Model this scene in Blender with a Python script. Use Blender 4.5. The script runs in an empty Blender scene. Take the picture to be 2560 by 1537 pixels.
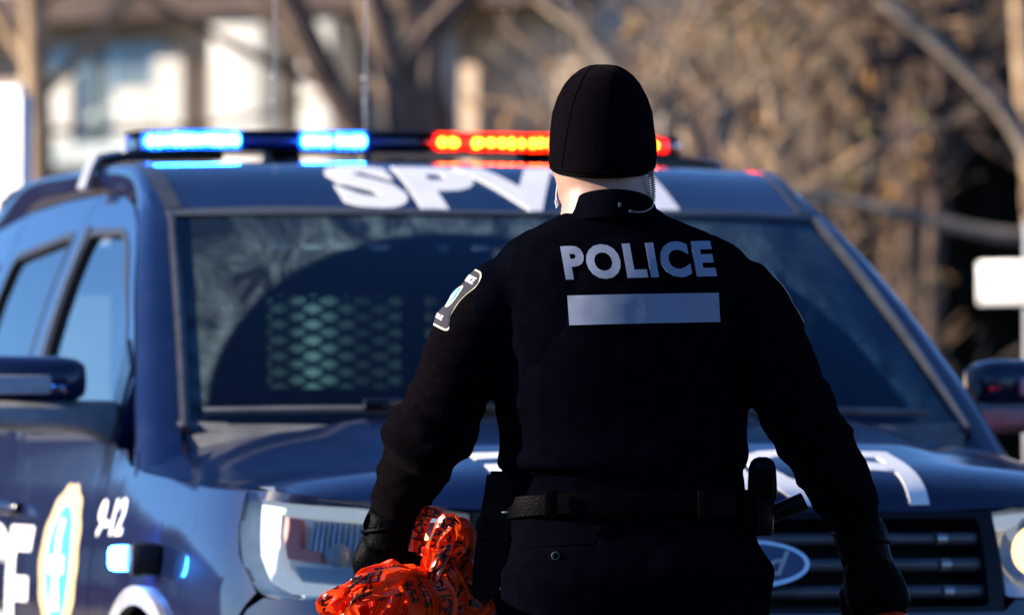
import bpy, bmesh, math, random
from mathutils import Vector, Matrix, noise
from mathutils.bvhtree import BVHTree

# ------------------------------------------------------------------ camera, sky, sun, exposure
scene = bpy.context.scene
FPX, PW, PH = 17000.0, 2560.0, 1537.0
CAM_H = 1.14
TILT = math.atan((1135.0 - PH / 2) / FPX)
cam_data = bpy.data.cameras.new('camera')
cam_data.sensor_fit = 'HORIZONTAL'
cam_data.sensor_width = 36.0
cam_data.lens = FPX / PW * 36.0
cam_data.clip_start = 0.5
cam_data.clip_end = 3000.0
cam_data.dof.use_dof = True
cam_data.dof.focus_distance = 11.42
cam_data.dof.aperture_fstop = 4.8
cam_data.dof.aperture_blades = 0
cam = bpy.data.objects.new('camera', cam_data)
scene.collection.objects.link(cam)
cam.location = (0, 0, CAM_H)
cam.rotation_euler = (math.pi / 2 + TILT, 0, 0)
scene.camera = cam

SUN_EL, SUN_AZ = 20.0, 268.0      # azimuth clockwise from +Y: low winter sun from the left
world = bpy.data.worlds.new('World')
scene.world = world
world.use_nodes = True
wn = world.node_tree.nodes
wn.clear()
w_out = wn.new('ShaderNodeOutputWorld')
w_bg = wn.new('ShaderNodeBackground')
w_sky = wn.new('ShaderNodeTexSky')
w_sky.sky_type = 'NISHITA'
w_sky.sun_disc = False
w_sky.sun_elevation = math.radians(SUN_EL)
w_sky.sun_rotation = math.radians(SUN_AZ)
w_sky.altitude = 60
w_sky.air_density = 0.65
w_sky.dust_density = 0.0
w_sky.ozone_density = 7.0
w_bg.inputs['Strength'].default_value = 0.09
world.node_tree.links.new(w_sky.outputs[0], w_bg.inputs[0])
world.node_tree.links.new(w_bg.outputs[0], w_out.inputs[0])

sun_data = bpy.data.lights.new('sun', 'SUN')
sun_data.energy = 4.8
sun_data.angle = math.radians(0.5)
sun_data.color = (1.0, 0.86, 0.70)
sun = bpy.data.objects.new('sun', sun_data)
scene.collection.objects.link(sun)
az, el = math.radians(SUN_AZ), math.radians(SUN_EL)
to_sun = Vector((math.sin(az) * math.cos(el), math.cos(az) * math.cos(el), math.sin(el)))
sun.rotation_euler = to_sun.to_track_quat('Z', 'Y').to_euler()
sun.location = (-20, -30, 40)

scene.view_settings.view_transform = 'Standard'
scene.view_settings.look = 'None'
scene.view_settings.gamma = 1.0
scene.view_settings.exposure = 1.5
scene.view_settings.use_curve_mapping = False
scene.render.engine = 'CYCLES'
scene.cycles.use_denoising = True
scene.cycles.max_bounces = 8
scene.cycles.transparent_max_bounces = 24
scene.cycles.sample_clamp_indirect = 6.0
scene.cycles.caustics_reflective = False
scene.cycles.caustics_refractive = False

# ------------------------------------------------------------------ materials
MATS = {}
def nodes_of(name):
    m = bpy.data.materials.new(name)
    m.use_nodes = True
    nt = m.node_tree
    b = nt.nodes['Principled BSDF']
    MATS[name] = m
    return m, nt, b

def setin(b, **kw):
    for k, v in kw.items():
        k = k.replace('_', ' ')
        if k in b.inputs:
            b.inputs[k].default_value = v

def plain(name, col, rough=0.5, metal=0.0, var=0.12, scale=30.0, bump=0.0, bscale=200.0, coat=0.0, spec=0.5, sheen=0.0, coord='Object'):
    """procedural colour with soft noise variation, roughness wear and optional fine relief"""
    m, nt, b = nodes_of(name)
    tc = nt.nodes.new('ShaderNodeTexCoord')
    n = nt.nodes.new('ShaderNodeTexNoise')
    n.inputs['Scale'].default_value = scale
    n.inputs['Detail'].default_value = 5
    r = nt.nodes.new('ShaderNodeValToRGB')
    r.color_ramp.elements[0].position = 0.3
    r.color_ramp.elements[1].position = 0.7
    r.color_ramp.elements[0].color = (*[c * (1 - var) for c in col], 1)
    r.color_ramp.elements[1].color = (*[min(1, c * (1 + var)) for c in col], 1)
    nt.links.new(tc.outputs[coord], n.inputs['Vector'])
    nt.links.new(n.outputs['Fac'], r.inputs['Fac'])
    nt.links.new(r.outputs['Color'], b.inputs['Base Color'])
    setin(b, Roughness=rough, Metallic=metal, Specular_IOR_Level=spec)
    b.inputs['Coat Weight'].default_value = coat
    b.inputs['Coat Roughness'].default_value = 0.06
    b.inputs['Sheen Weight'].default_value = sheen
    if bump > 0:
        n2 = nt.nodes.new('ShaderNodeTexNoise')
        n2.inputs['Scale'].default_value = bscale
        n2.inputs['Detail'].default_value = 4
        bp = nt.nodes.new('ShaderNodeBump')
        bp.inputs['Strength'].default_value = bump
        bp.inputs['Distance'].default_value = 0.004
        nt.links.new(tc.outputs[coord], n2.inputs['Vector'])
        nt.links.new(n2.outputs['Fac'], bp.inputs['Height'])
        nt.links.new(bp.outputs['Normal'], b.inputs['Normal'])
    return m

def emit(name, col, strength):
    m, nt, b = nodes_of(name)
    setin(b, Base_Color=(*col, 1), Roughness=0.4)
    b.inputs['Emission Color'].default_value = (*col, 1)
    b.inputs['Emission Strength'].default_value = strength
    return m

def glass(name, tint, ior=1.6, rough=0.0, refl=(1, 1, 1)):
    """thin pane: tinted see-through plus mirror reflection by angle"""
    m, nt, b = nodes_of(name)
    nt.nodes.remove(b)
    out = nt.nodes['Material Output']
    tr = nt.nodes.new('ShaderNodeBsdfTransparent')
    tr.inputs[0].default_value = (*tint, 1)
    gl = nt.nodes.new('ShaderNodeBsdfGlossy')
    gl.inputs['Roughness'].default_value = rough
    gl.inputs['Color'].default_value = (*refl, 1)
    fr = nt.nodes.new('ShaderNodeFresnel')
    fr.inputs['IOR'].default_value = ior
    mx = nt.nodes.new('ShaderNodeMixShader')
    nt.links.new(fr.outputs[0], mx.inputs[0])
    nt.links.new(tr.outputs[0], mx.inputs[1])
    nt.links.new(gl.outputs[0], mx.inputs[2])
    nt.links.new(mx.outputs[0], out.inputs[0])
    return m, nt, mx, out

def paint(name, col):
    """car paint: clear coat over deep colour, with road dust"""
    m, nt, b = nodes_of(name)
    tc = nt.nodes.new('ShaderNodeTexCoord')
    n = nt.nodes.new('ShaderNodeTexNoise')
    n.inputs['Scale'].default_value = 7
    n.inputs['Detail'].default_value = 9
    n.inputs['Roughness'].default_value = 0.7
    r = nt.nodes.new('ShaderNodeValToRGB')
    r.color_ramp.elements[0].position = 0.45
    r.color_ramp.elements[1].position = 0.85
    r.color_ramp.elements[0].color = (0, 0, 0, 1)
    r.color_ramp.elements[1].color = (0.05, 0.05, 0.05, 1)
    mx = nt.nodes.new('ShaderNodeMix')
    mx.data_type = 'RGBA'
    mx.inputs['A'].default_value = (*col, 1)
    mx.inputs['B'].default_value = (0.16, 0.17, 0.19, 1)
    n2 = nt.nodes.new('ShaderNodeTexNoise')
    n2.inputs['Scale'].default_value = 60
    n2.inputs['Detail'].default_value = 6
    mr = nt.nodes.new('ShaderNodeMapRange')
    mr.inputs['To Min'].default_value = 0.03
    mr.inputs['To Max'].default_value = 0.09
    nt.links.new(tc.outputs['Object'], n.inputs['Vector'])
    nt.links.new(tc.outputs['Object'], n2.inputs['Vector'])
    nt.links.new(n.outputs['Fac'], r.inputs['Fac'])
    nt.links.new(r.outputs['Color'], mx.inputs['Factor'])
    nt.links.new(mx.outputs['Result'], b.inputs['Base Color'])
    nt.links.new(n2.outputs['Fac'], mr.inputs['Value'])
    nt.links.new(mr.outputs['Result'], b.inputs['Coat Roughness'])
    setin(b, Roughness=0.4, Metallic=0.0, Specular_IOR_Level=0.1)
    b.inputs['Coat Weight'].default_value = 1.0
    b.inputs['Coat IOR'].default_value = 1.52
    return m

paint('car_paint', (0.0011, 0.0065, 0.040))
plain('black_plastic', (0.012, 0.012, 0.014), 0.45, bump=0.15, bscale=500)
plain('dull_plastic', (0.085, 0.09, 0.10), 0.5, var=0.3, scale=12, bump=0.2, bscale=400)
plain('mirror_plastic', (0.20, 0.21, 0.22), 0.5, var=0.35, scale=14, bump=0.2, bscale=400)
plain('gloss_black', (0.006, 0.007, 0.011), 0.18, spec=0.3)
plain('grille_black', (0.004, 0.005, 0.010), 0.4, spec=0.15)
plain('rubber', (0.018, 0.018, 0.018), 0.8)
plain('white_decal', (0.84, 0.85, 0.86), 0.35, var=0.06, scale=14)
plain('gold_decal', (0.62, 0.47, 0.25), 0.4)
plain('blue_decal', (0.05, 0.38, 0.72), 0.4)
plain('grey_strip', (0.035, 0.036, 0.04), 0.22, var=0.25, scale=20)
plain('dark_grey', (0.055, 0.065, 0.085), 0.5)
plain('chrome', (0.75, 0.77, 0.80), 0.12, metal=1.0, var=0.05)
plain('bright_reflector', (0.34, 0.38, 0.42), 0.22, metal=0.0, var=0.05)
plain('housing', (0.50, 0.60, 0.72), 0.3, metal=0.15, var=0.15)
plain('amber', (0.80, 0.12, 0.05), 0.3)
plain('tail_red', (0.45, 0.02, 0.02), 0.25)
plain('aerial_metal', (0.6, 0.6, 0.62), 0.4, metal=0.5)
plain('interior_dark', (0.006, 0.008, 0.010), 0.9, spec=0.1)
plain('interior_grey', (0.02, 0.024, 0.028), 0.9, spec=0.1)
plain('steel', (0.30, 0.31, 0.33), 0.35, metal=0.9)
plain('gunmetal', (0.045, 0.052, 0.068), 0.32, var=0.3, scale=18)
plain('emblem_blue', (0.006, 0.022, 0.10), 0.2, coat=1.0)
plain('silver_paint', (0.30, 0.31, 0.33), 0.35, var=0.15)
glass('side_glass', (0.40, 0.50, 0.50), 3.0)
glass('clear_lens', (0.90, 0.94, 0.97), 1.45)
glass('rear_glass', (0.20, 0.31, 0.29), 1.5)
glass('privacy_glass', (0.06, 0.09, 0.09), 3.0)
glass('blue_lens', (0.55, 0.75, 1.0), 1.5)
glass('red_lens', (1.0, 0.55, 0.45), 1.5)
emit('led_blue', (0.022, 0.24, 1.0), 60.0)
emit('led_fender', (0.022, 0.24, 1.0), 30.0)
emit('led_red', (1.0, 0.075, 0.004), 42.0)
emit('glow_blue', (0.012, 0.16, 1.0), 1.6)
emit('glow_red', (1.0, 0.02, 0.012), 1.3)
emit('red_side_glow', (1.0, 0.05, 0.03), 5.0)  # red glow of the right fender lamp and of the added red glints
emit('guide_glow', (0.80, 0.90, 1.0), 0.15)  # faint glow added to brighten the light guide in the shaded headlight
MATS['guide_glow'].node_tree.nodes['Principled BSDF'].inputs['Base Color'].default_value = (0.26, 0.29, 0.32, 1)
emit('lamp_warm', (1.0, 0.62, 0.25), 1.1)

# windshield: clean inside the arcs the wiper blades sweep, dirty film elsewhere
m, nt, mx, out = glass('windshield_glass', (0.26, 0.46, 0.54), 1.46, refl=(0.40, 0.66, 1.0))
uvn = nt.nodes.new('ShaderNodeUVMap')
uvn.uv_map = 'UVMap'
sep = nt.nodes.new('ShaderNodeSeparateXYZ')
nt.links.new(uvn.outputs[0], sep.inputs[0])
def mnode(op, a, b=None, c=None):
    n = nt.nodes.new('ShaderNodeMath')
    n.operation = op
    for i, x in enumerate((a, b, c)):
        if x is None:
            continue
        if isinstance(x, (int, float)):
            n.inputs[i].default_value = x
        else:
            nt.links.new(x, n.inputs[i])
    return n.outputs[0]
def ell(cx, cy, rx, ry):
    dx = mnode('DIVIDE', mnode('SUBTRACT', sep.outputs[0], cx), rx)
    dy = mnode('DIVIDE', mnode('SUBTRACT', sep.outputs[1], cy), ry)
    return mnode('SQRT', mnode('ADD', mnode('MULTIPLY', dx, dx), mnode('MULTIPLY', dy, dy)))
e = mnode('MINIMUM', ell(-0.215, 0.03, 0.74, 0.86), ell(0.50, 0.0, 0.36, 0.83))
dirt_n = nt.nodes.new('ShaderNodeTexNoise')
dirt_n.inputs['Scale'].default_value = 4.0
dirt_n.inputs['Detail'].default_value = 8
dirt_n.inputs['Roughness'].default_value = 0.68
dirt_n.inputs['Distortion'].default_value = 0.8
mp = nt.nodes.new('ShaderNodeMapping')
mp.inputs['Scale'].default_value = (1.6, 0.75, 1)
mp.inputs['Rotation'].default_value = (0, 0, -0.5)
nt.links.new(uvn.outputs[0], mp.inputs[0])
nt.links.new(mp.outputs[0], dirt_n.inputs['Vector'])
outside = nt.nodes.new('ShaderNodeMapRange')
outside.interpolation_type = 'SMOOTHSTEP'
outside.inputs['From Min'].default_value = 0.965
outside.inputs['From Max'].default_value = 1.01
nt.links.new(e, outside.inputs['Value'])
ridge = nt.nodes.new('ShaderNodeMapRange')       # the line of dirt pushed aside by the blade
ridge.inputs['From Min'].default_value = 1.30
ridge.inputs['From Max'].default_value = 1.0
ridge.inputs['To Min'].default_value = 0.0
ridge.inputs['To Max'].default_value = 0.30
nt.links.new(e, ridge.inputs['Value'])
ang = mnode('ARCTAN2', mnode('SUBTRACT', sep.outputs[1], 0.03), mnode('SUBTRACT', sep.outputs[0], -0.215))
cmb = nt.nodes.new('ShaderNodeCombineXYZ')
nt.links.new(mnode('MULTIPLY', ang, 44.0), cmb.inputs[0]); nt.links.new(mnode('MULTIPLY', e, 9.0), cmb.inputs[1])
stk = nt.nodes.new('ShaderNodeTexNoise')
stk.inputs['Scale'].default_value = 1.0; stk.inputs['Detail'].default_value = 8; stk.inputs['Roughness'].default_value = 0.75; stk.inputs['Distortion'].default_value = 0.3
nt.links.new(cmb.outputs[0], stk.inputs['Vector'])
stm = nt.nodes.new('ShaderNodeMapRange')
stm.inputs['From Min'].default_value = 0.22; stm.inputs['From Max'].default_value = 0.80; stm.inputs['To Max'].default_value = 1.7
nt.links.new(stk.outputs['Fac'], stm.inputs['Value'])
dn = nt.nodes.new('ShaderNodeMapRange')
dn.inputs['From Min'].default_value = 0.42
dn.inputs['From Max'].default_value = 0.75
nt.links.new(dirt_n.outputs['Fac'], dn.inputs['Value'])
amt = mnode('MULTIPLY', outside.outputs[0], mnode('ADD', mnode('MULTIPLY', mnode('MULTIPLY', dn.outputs[0], stm.outputs[0]), mnode('ADD', 0.16, mnode('MULTIPLY', ridge.outputs[0], 1.3))), 0.02))
amt2 = mnode('MINIMUM', mnode('ADD', amt, 0.003), 0.6)
dif = nt.nodes.new('ShaderNodeBsdfDiffuse')
dif.inputs[0].default_value = (0.30, 0.44, 0.44, 1)
mx2 = nt.nodes.new('ShaderNodeMixShader')
nt.links.new(amt2, mx2.inputs[0])
nt.links.new(mx.outputs[0], mx2.inputs[1])
nt.links.new(dif.outputs[0], mx2.inputs[2])
nt.links.new(mx2.outputs[0], out.inputs[0])

# ------------------------------------------------------------------ helpers
COL = scene.collection
def link_mesh(name, me, mat, parent=None, smooth=True, sharp=None):
    o = bpy.data.objects.new(name, me)
    COL.objects.link(o)
    if mat:
        me.materials.append(MATS[mat] if isinstance(mat, str) else mat)
    if smooth and len(me.polygons):
        me.polygons.foreach_set('use_smooth', [True] * len(me.polygons))
        if sharp is not None:
            me.set_sharp_from_angle(angle=math.radians(sharp))
    if parent:
        o.parent = parent
    return o

def mesh_obj(name, verts, faces, mat, parent=None, smooth=True, sharp=40):
    me = bpy.data.meshes.new(name)
    me.from_pydata([tuple(v) for v in verts], [], faces)
    me.update()
    return link_mesh(name, me, mat, parent, smooth, sharp)

def bm_obj(name, bm, mat, parent=None, smooth=True, sharp=40):
    bmesh.ops.recalc_face_normals(bm, faces=bm.faces)
    me = bpy.data.meshes.new(name)
    bm.to_mesh(me)
    bm.free()
    return link_mesh(name, me, mat, parent, smooth, sharp)

def empty(name, loc=(0, 0, 0), rz=0.0):
    o = bpy.data.objects.new(name, None)
    o.empty_display_size = 0.3
    COL.objects.link(o)
    o.location = loc
    o.rotation_euler = (0, 0, rz)
    return o

def tag(o, label=None, cat=None, group=None, kind=None):
    if label: o['label'] = label
    if cat: o['category'] = cat
    if group: o['group'] = group
    if kind: o['kind'] = kind
    return o

def interp(tab, x):
    if x <= tab[0][0]: return tab[0][1]
    for (x0, y0), (x1, y1) in zip(tab, tab[1:]):
        if x <= x1:
            return y0 + (y1 - y0) * (x - x0) / (x1 - x0)
    return tab[-1][1]

def sinterp(tab, x):
    """smooth (monotone-ish Hermite) table look-up"""
    n = len(tab)
    if x <= tab[0][0]: return tab[0][1]
    if x >= tab[-1][0]: return tab[-1][1]
    i = 0
    while x > tab[i + 1][0]: i += 1
    def slope(k):
        if k == 0: return (tab[1][1] - tab[0][1]) / (tab[1][0] - tab[0][0])
        if k == n - 1: return (tab[-1][1] - tab[-2][1]) / (tab[-1][0] - tab[-2][0])
        return (tab[k + 1][1] - tab[k - 1][1]) / (tab[k + 1][0] - tab[k - 1][0])
    x0, y0 = tab[i]; x1, y1 = tab[i + 1]
    h = x1 - x0; t = (x - x0) / h
    return ((2*t**3 - 3*t*t + 1) * y0 + (t**3 - 2*t*t + t) * h * slope(i) +
            (-2*t**3 + 3*t*t) * y1 + (t**3 - t*t) * h * slope(i + 1))

def smooth01(a, b, x):
    t = min(1, max(0, (x - a) / (b - a)))
    return t * t * (3 - 2 * t)

def catmull(pts, per=6, closed=False):
    pts = [Vector(p) for p in pts]
    n = len(pts)
    out = []
    segs = n if closed else n - 1
    for i in range(segs):
        if closed:
            p0, p1, p2, p3 = pts[i - 1], pts[i], pts[(i + 1) % n], pts[(i + 2) % n]
        else:
            p1, p2 = pts[i], pts[i + 1]
            p0 = pts[i - 1] if i > 0 else p1 * 2 - p2
            p3 = pts[i + 2] if i + 2 < n else p2 * 2 - p1
        for k in range(per):
            t = k / per
            out.append(0.5 * ((2 * p1) + (p2 - p0) * t + (2*p0 - 5*p1 + 4*p2 - p3) * t*t + (3*p1 - p0 - 3*p2 + p3) * t**3))
    if not closed:
        out.append(pts[-1].copy())
    return out

def rounded(poly, r, n=4):
    """round the corners of a 2-d polygon"""
    out = []
    m = len(poly)
    for i in range(m):
        p = Vector(poly[i]).to_2d(); a = Vector(poly[i - 1]).to_2d(); b = Vector(poly[(i + 1) % m]).to_2d()
        d0, d1 = (a - p), (b - p)
        l = min(r, d0.length * 0.45, d1.length * 0.45)
        q0 = p + d0.normalized() * l; q1 = p + d1.normalized() * l
        for k in range(n + 1):
            t = k / n
            out.append((1-t)**2 * q0 + 2*t*(1-t) * p + t*t * q1)
    return [(v.x, v.y) for v in out]

def grid_cut(bm, ra, rb):
    xs = [v.co.x for v in bm.verts]; ys = [v.co.y for v in bm.verts]
    for axis, lo, hi, r in ((0, min(xs), max(xs), ra), (1, min(ys), max(ys), rb)):
        n = int((hi - lo) / r)
        for k in range(1, n + 1):
            c = lo + (hi - lo) * k / (n + 1)
            co = (c, 0, 0) if axis == 0 else (0, c, 0)
            no = (1, 0, 0) if axis == 0 else (0, 1, 0)
            bmesh.ops.bisect_plane(bm, geom=bm.verts[:] + bm.edges[:] + bm.faces[:], plane_co=co, plane_no=no, dist=1e-6)

def map_bm(name, bm, f, mat, parent, thick=0.003, flip=False, uv=False, sharp=35, lift=0.0):
    """flat 2-d mesh -> curved plate on the surface f(a, b), with real thickness"""
    bm.verts.ensure_lookup_table()
    for fc in bm.faces:
        if fc.normal.z < 0: fc.normal_flip()
    h = 2e-3
    idx = {v: i for i, v in enumerate(bm.verts)}
    outer, inner, uvs = [], [], []
    for v in bm.verts:
        a, b = v.co.x, v.co.y
        p = Vector(f(a, b))
        n = (Vector(f(a + h, b)) - Vector(f(a - h, b))).cross(Vector(f(a, b + h)) - Vector(f(a, b - h)))
        n = n.normalized() if n.length > 1e-12 else Vector((0, 0, 1))
        if flip: n = -n
        outer.append(p + n * lift)
        inner.append(p + n * (lift - thick))
        uvs.append((a, b))
    N = len(outer)
    faces = []
    for fc in bm.faces:
        ids = [idx[v] for v in fc.verts]
        if flip: ids.reverse()
        faces.append(ids)
    nf = len(faces)
    verts = outer
    if thick > 0:
        verts = outer + inner
        for k in range(nf):
            faces.append([i + N for i in reversed(faces[k])])
        for e in bm.edges:
            if len(e.link_faces) == 1:
                i, j = idx[e.verts[0]], idx[e.verts[1]]
                lf = [idx[v] for v in e.link_faces[0].verts]
                k = lf.index(i)
                if lf[(k + 1) % len(lf)] != j: i, j = j, i
                faces.append([j, i, i + N, j + N] if not flip else [i, j, j + N, i + N])
    me = bpy.data.meshes.new(name)
    me.from_pydata([tuple(v) for v in verts], [], faces)
    if uv:
        ul = me.uv_layers.new(name='UVMap')
        for l in me.loops:
            ul.data[l.index].uv = uvs[l.vertex_index % N]
    me.update()
    bm.free()
    return link_mesh(name, me, mat, parent, True, sharp)

def sheet(name, loops, f, mat, parent, res=0.05, resb=None, **kw):
    bm = bmesh.new()
    edges = []
    for lp in loops:
        vs = [bm.verts.new((p[0], p[1], 0)) for p in lp]
        for i in range(len(vs)):
            edges.append(bm.edges.new((vs[i - 1], vs[i])))
    bmesh.ops.triangle_fill(bm, edges=edges, use_beauty=True, normal=(0, 0, 1))
    bm.normal_update()
    grid_cut(bm, res, resb or res)
    bm.normal_update()
    return map_bm(name, bm, f, mat, parent, **kw)

def text_bm(s, size_w=None, size_h=1.0, bold=0.02, shear=0.0, spacing=1.0):
    """filled flat lettering; returns a bmesh with its box starting at (0, 0) and size (w, h)"""
    cu = bpy.data.curves.new('txt', 'FONT')
    cu.body = s
    cu.offset = bold
    cu.shear = shear
    cu.resolution_u = 4
    cu.space_character = spacing
    o = bpy.data.objects.new('txt', cu)
    COL.objects.link(o)
    dg = bpy.context.evaluated_depsgraph_get()
    me = bpy.data.meshes.new_from_object(o.evaluated_get(dg))
    bpy.data.objects.remove(o)
    bpy.data.curves.remove(cu)
    bm = bmesh.new()
    bm.from_mesh(me)
    bpy.data.meshes.remove(me)
    bmesh.ops.remove_doubles(bm, verts=bm.verts, dist=1e-5)
    xs = [v.co.x for v in bm.verts]; ys = [v.co.y for v in bm.verts]
    x0, x1, y0, y1 = min(xs), max(xs), min(ys), max(ys)
    sy = size_h / (y1 - y0)
    sx = size_w / (x1 - x0) if size_w else sy
    for v in bm.verts:
        v.co = Vector(((v.co.x - x0) * sx, (v.co.y - y0) * sy, 0))
    bm.normal_update()
    return bm

def text_sheet(name, s, w, h, f, mat, parent, res=0.03, bold=0.02, shear=0.0, spacing=1.0, **kw):
    bm = text_bm(s, w, h, bold, shear, spacing)
    grid_cut(bm, res, res)
    bm.normal_update()
    return map_bm(name, bm, f, mat, parent, **kw)

def add_box(bm, c, s, bevel=0.0, rot=None):
    r = bmesh.ops.create_cube(bm, size=1.0)
    vs = r['verts']
    M = Matrix.Translation(c) @ (rot.to_4x4() if rot else Matrix.Identity(4)) @ Matrix.Diagonal((*s, 1))
    bmesh.ops.transform(bm, matrix=M, verts=vs)
    if bevel > 0:
        es = list({e for v in vs for e in v.link_edges})
        bmesh.ops.bevel(bm, geom=es, offset=bevel, segments=2, affect='EDGES', profile=0.5)

def box_obj(name, c, s, mat, parent=None, bevel=0.0, rot=None):
    bm = bmesh.new()
    add_box(bm, c, s, bevel, rot)
    return bm_obj(name, bm, mat, parent, bevel > 0, 40)

def add_tube(bm, pts, radii, seg=8, cap=True, up=None, flat=None):
    """swept tube through points; radii scalar or list of r or (rx, ry)"""
    pts = [Vector(p) for p in pts]
    n = len(pts)
    rings = []
    up = Vector(up) if up else None
    ref = None
    for i, p in enumerate(pts):
        d = (pts[min(i + 1, n - 1)] - pts[max(i - 1, 0)])
        d = d.normalized() if d.length > 1e-9 else Vector((0, 0, 1))
        if up is not None:
            x = up.cross(d)
        else:
            if ref is None:
                a = Vector((0, 0, 1)) if abs(d.z) < 0.9 else Vector((1, 0, 0))
                x = a.cross(d)
            else:
                x = ref - d * ref.dot(d)
        x = x.normalized() if x.length > 1e-9 else Vector((1, 0, 0))
        ref = x
        y = d.cross(x)
        r = radii if isinstance(radii, (int, float)) else radii[i]
        rx, ry = (r, r) if isinstance(r, (int, float)) else r
        rings.append([bm.verts.new(p + x * (math.cos(2*math.pi*k/seg) * rx) + y * (math.sin(2*math.pi*k/seg) * ry)) for k in range(seg)])
    for a, b in zip(rings, rings[1:]):
        for k in range(seg):
            bm.faces.new((a[k], a[(k + 1) % seg], b[(k + 1) % seg], b[k]))
    if cap:
        bm.faces.new(list(reversed(rings[0])))
        bm.faces.new(rings[-1])

def tube_obj(name, pts, r, mat, parent=None, seg=8):
    bm = bmesh.new()
    add_tube(bm, pts, r, seg)
    return bm_obj(name, bm, mat, parent, True, 50)

def loft_obj(name, rows, mat, parent=None, closed=False, sharp=35, caps=False):
    verts = [v for r in rows for v in r]
    m = len(rows[0])
    faces = []
    for i in range(len(rows) - 1):
        for k in range(m if closed else m - 1):
            faces.append((i*m + k, i*m + (k+1) % m, (i+1)*m + (k+1) % m, (i+1)*m + k))
    if caps:
        faces.append(list(reversed(range(m))))
        faces.append([(len(rows)-1)*m + k for k in range(m)])
    return mesh_obj(name, verts, faces, mat, parent, True, sharp)

def solid_strip(name, rows, thick_dir, mat, parent=None, sharp=35):
    """open lofted strip given a back face so that it has thickness; thick_dir is a vector or a function of a point"""
    m = len(rows[0])
    top = [Vector(v) for r in rows for v in r]
    f = thick_dir if callable(thick_dir) else (lambda p: Vector(thick_dir))
    bot = [p + f(p) for p in top]
    N = len(top)
    faces = []
    R = len(rows)
    for i in range(R - 1):
        for k in range(m - 1):
            q = (i*m + k, i*m + k + 1, (i+1)*m + k + 1, (i+1)*m + k)
            faces.append(q)
            faces.append(tuple(x + N for x in reversed(q)))
    ring = [k for k in range(m)] + [i*m + m-1 for i in range(1, R)] + [(R-1)*m + k for k in range(m-2, -1, -1)] + [i*m for i in range(R-2, 0, -1)]
    for a, b in zip(ring, ring[1:] + ring[:1]):
        faces.append((b, a, a + N, b + N))
    bm = bmesh.new()
    vs = [bm.verts.new(p) for p in top + bot]
    for q in faces:
        try: bm.faces.new([vs[i] for i in q])
        except ValueError: pass
    return bm_obj(name, bm, mat, parent, True, sharp)

# ================================================================== the police car
# car space: x = across (towards the viewer's right), y = back from the front bumper, z = up
CAR_TH = math.radians(14.0)
car = empty('police_car', ((1880 - 1280) / FPX * 13.0, 13.0, 0.0), CAR_TH)
tag(car, 'dark blue police car with flashing blue and red roof lights facing the camera', 'police car')

PLAN_PTS = [(0, 0), (0.3, 0.018), (0.53, 0.065), (0.70, 0.135), (0.82, 0.215), (0.90, 0.31), (0.945, 0.42), (0.975, 0.60),
            (0.99, 0.85), (1.0, 1.2), (1.0, 1.7), (1.0, 2.3), (1.0, 3.0), (0.995, 3.6), (0.985, 4.1), (0.965, 4.5), (0.90, 4.82), (0.72, 4.95), (0.4, 4.99), (0, 5.0)]
_pl = [p.to_2d() for p in catmull([(a, b, 0) for a, b in PLAN_PTS], 10)]
_cum = [0.0]
for a, b in zip(_pl, _pl[1:]): _cum.append(_cum[-1] + (b - a).length)
T_MAX = _cum[-1]
def plan(t):
    s = -1 if t < 0 else 1
    t = min(abs(t), T_MAX - 1e-6)
    lo, hi = 0, len(_cum) - 1
    while hi - lo > 1:
        m_ = (lo + hi) // 2
        if _cum[m_] <= t: lo = m_
        else: hi = m_
    k = (t - _cum[lo]) / (_cum[lo + 1] - _cum[lo])
    def tang(i):
        i0, i1 = max(i - 1, 0), min(i + 1, len(_pl) - 1)
        d_ = _pl[i1] - _pl[i0]
        if i == 0: d_ = Vector((1, 0))
        return d_.normalized()
    p = _pl[lo].lerp(_pl[lo + 1], k)
    d = tang(lo).lerp(tang(lo + 1), k).normalized()
    n = Vector((-d.y, d.x))        # inward
    return Vector((p.x * s, p.y)), Vector((n.x * s, n.y))
def t_at_v(v):
    for i in range(len(_pl) - 1):
        if _pl[i].y <= v <= _pl[i + 1].y and _pl[i].y < 4.99:
            return _cum[i] + (_cum[i + 1] - _cum[i]) * (v - _pl[i].y) / max(1e-9, _pl[i + 1].y - _pl[i].y)
def t_at_u(u):
    for i in range(len(_pl) - 1):
        if _pl[i].x <= u <= _pl[i + 1].x:
            return _cum[i] + (_cum[i + 1] - _cum[i]) * (u - _pl[i].x) / (_pl[i + 1].x - _pl[i].x)
U_TAB = [(0.20, 0.91), (0.30, 0.945), (0.45, 0.98), (0.6, 0.994), (0.8, 1.0), (0.92, 0.994), (1.0, 0.98), (1.06, 0.964), (1.107, 0.950), (1.13, 0.943),
         (1.172, 0.933), (1.244, 0.918), (1.316, 0.895), (1.418, 0.866), (1.503, 0.838), (1.597, 0.800), (1.66, 0.772), (1.70, 0.752), (1.76, 0.72)]
IN_FRONT = [(0.20, 0.09), (0.30, 0.02), (0.42, -0.012), (0.55, -0.015), (0.66, 0.0), (0.78, 0.004), (0.86, 0.015), (0.95, 0.036), (1.02, 0.062), (1.06, 0.078), (1.13, 0.10)]
def f_body(t, w, off=0.0):
    p, n = plan(t)
    b = smooth01(0.55, 1.15, abs(t))
    ins = sinterp(IN_FRONT, w) * (1 - b) + (1.0 - sinterp(U_TAB, w)) * b + off
    return (p.x + n.x * ins, p.y + n.y * ins, w)
def S(v, w, side=1, off=0.0):
    pu = plan(t_at_v(min(max(v, 0.62), 4.6)))[0].x
    return (side * (sinterp(U_TAB, w) - (1.0 - pu) - off), v, w)
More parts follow.
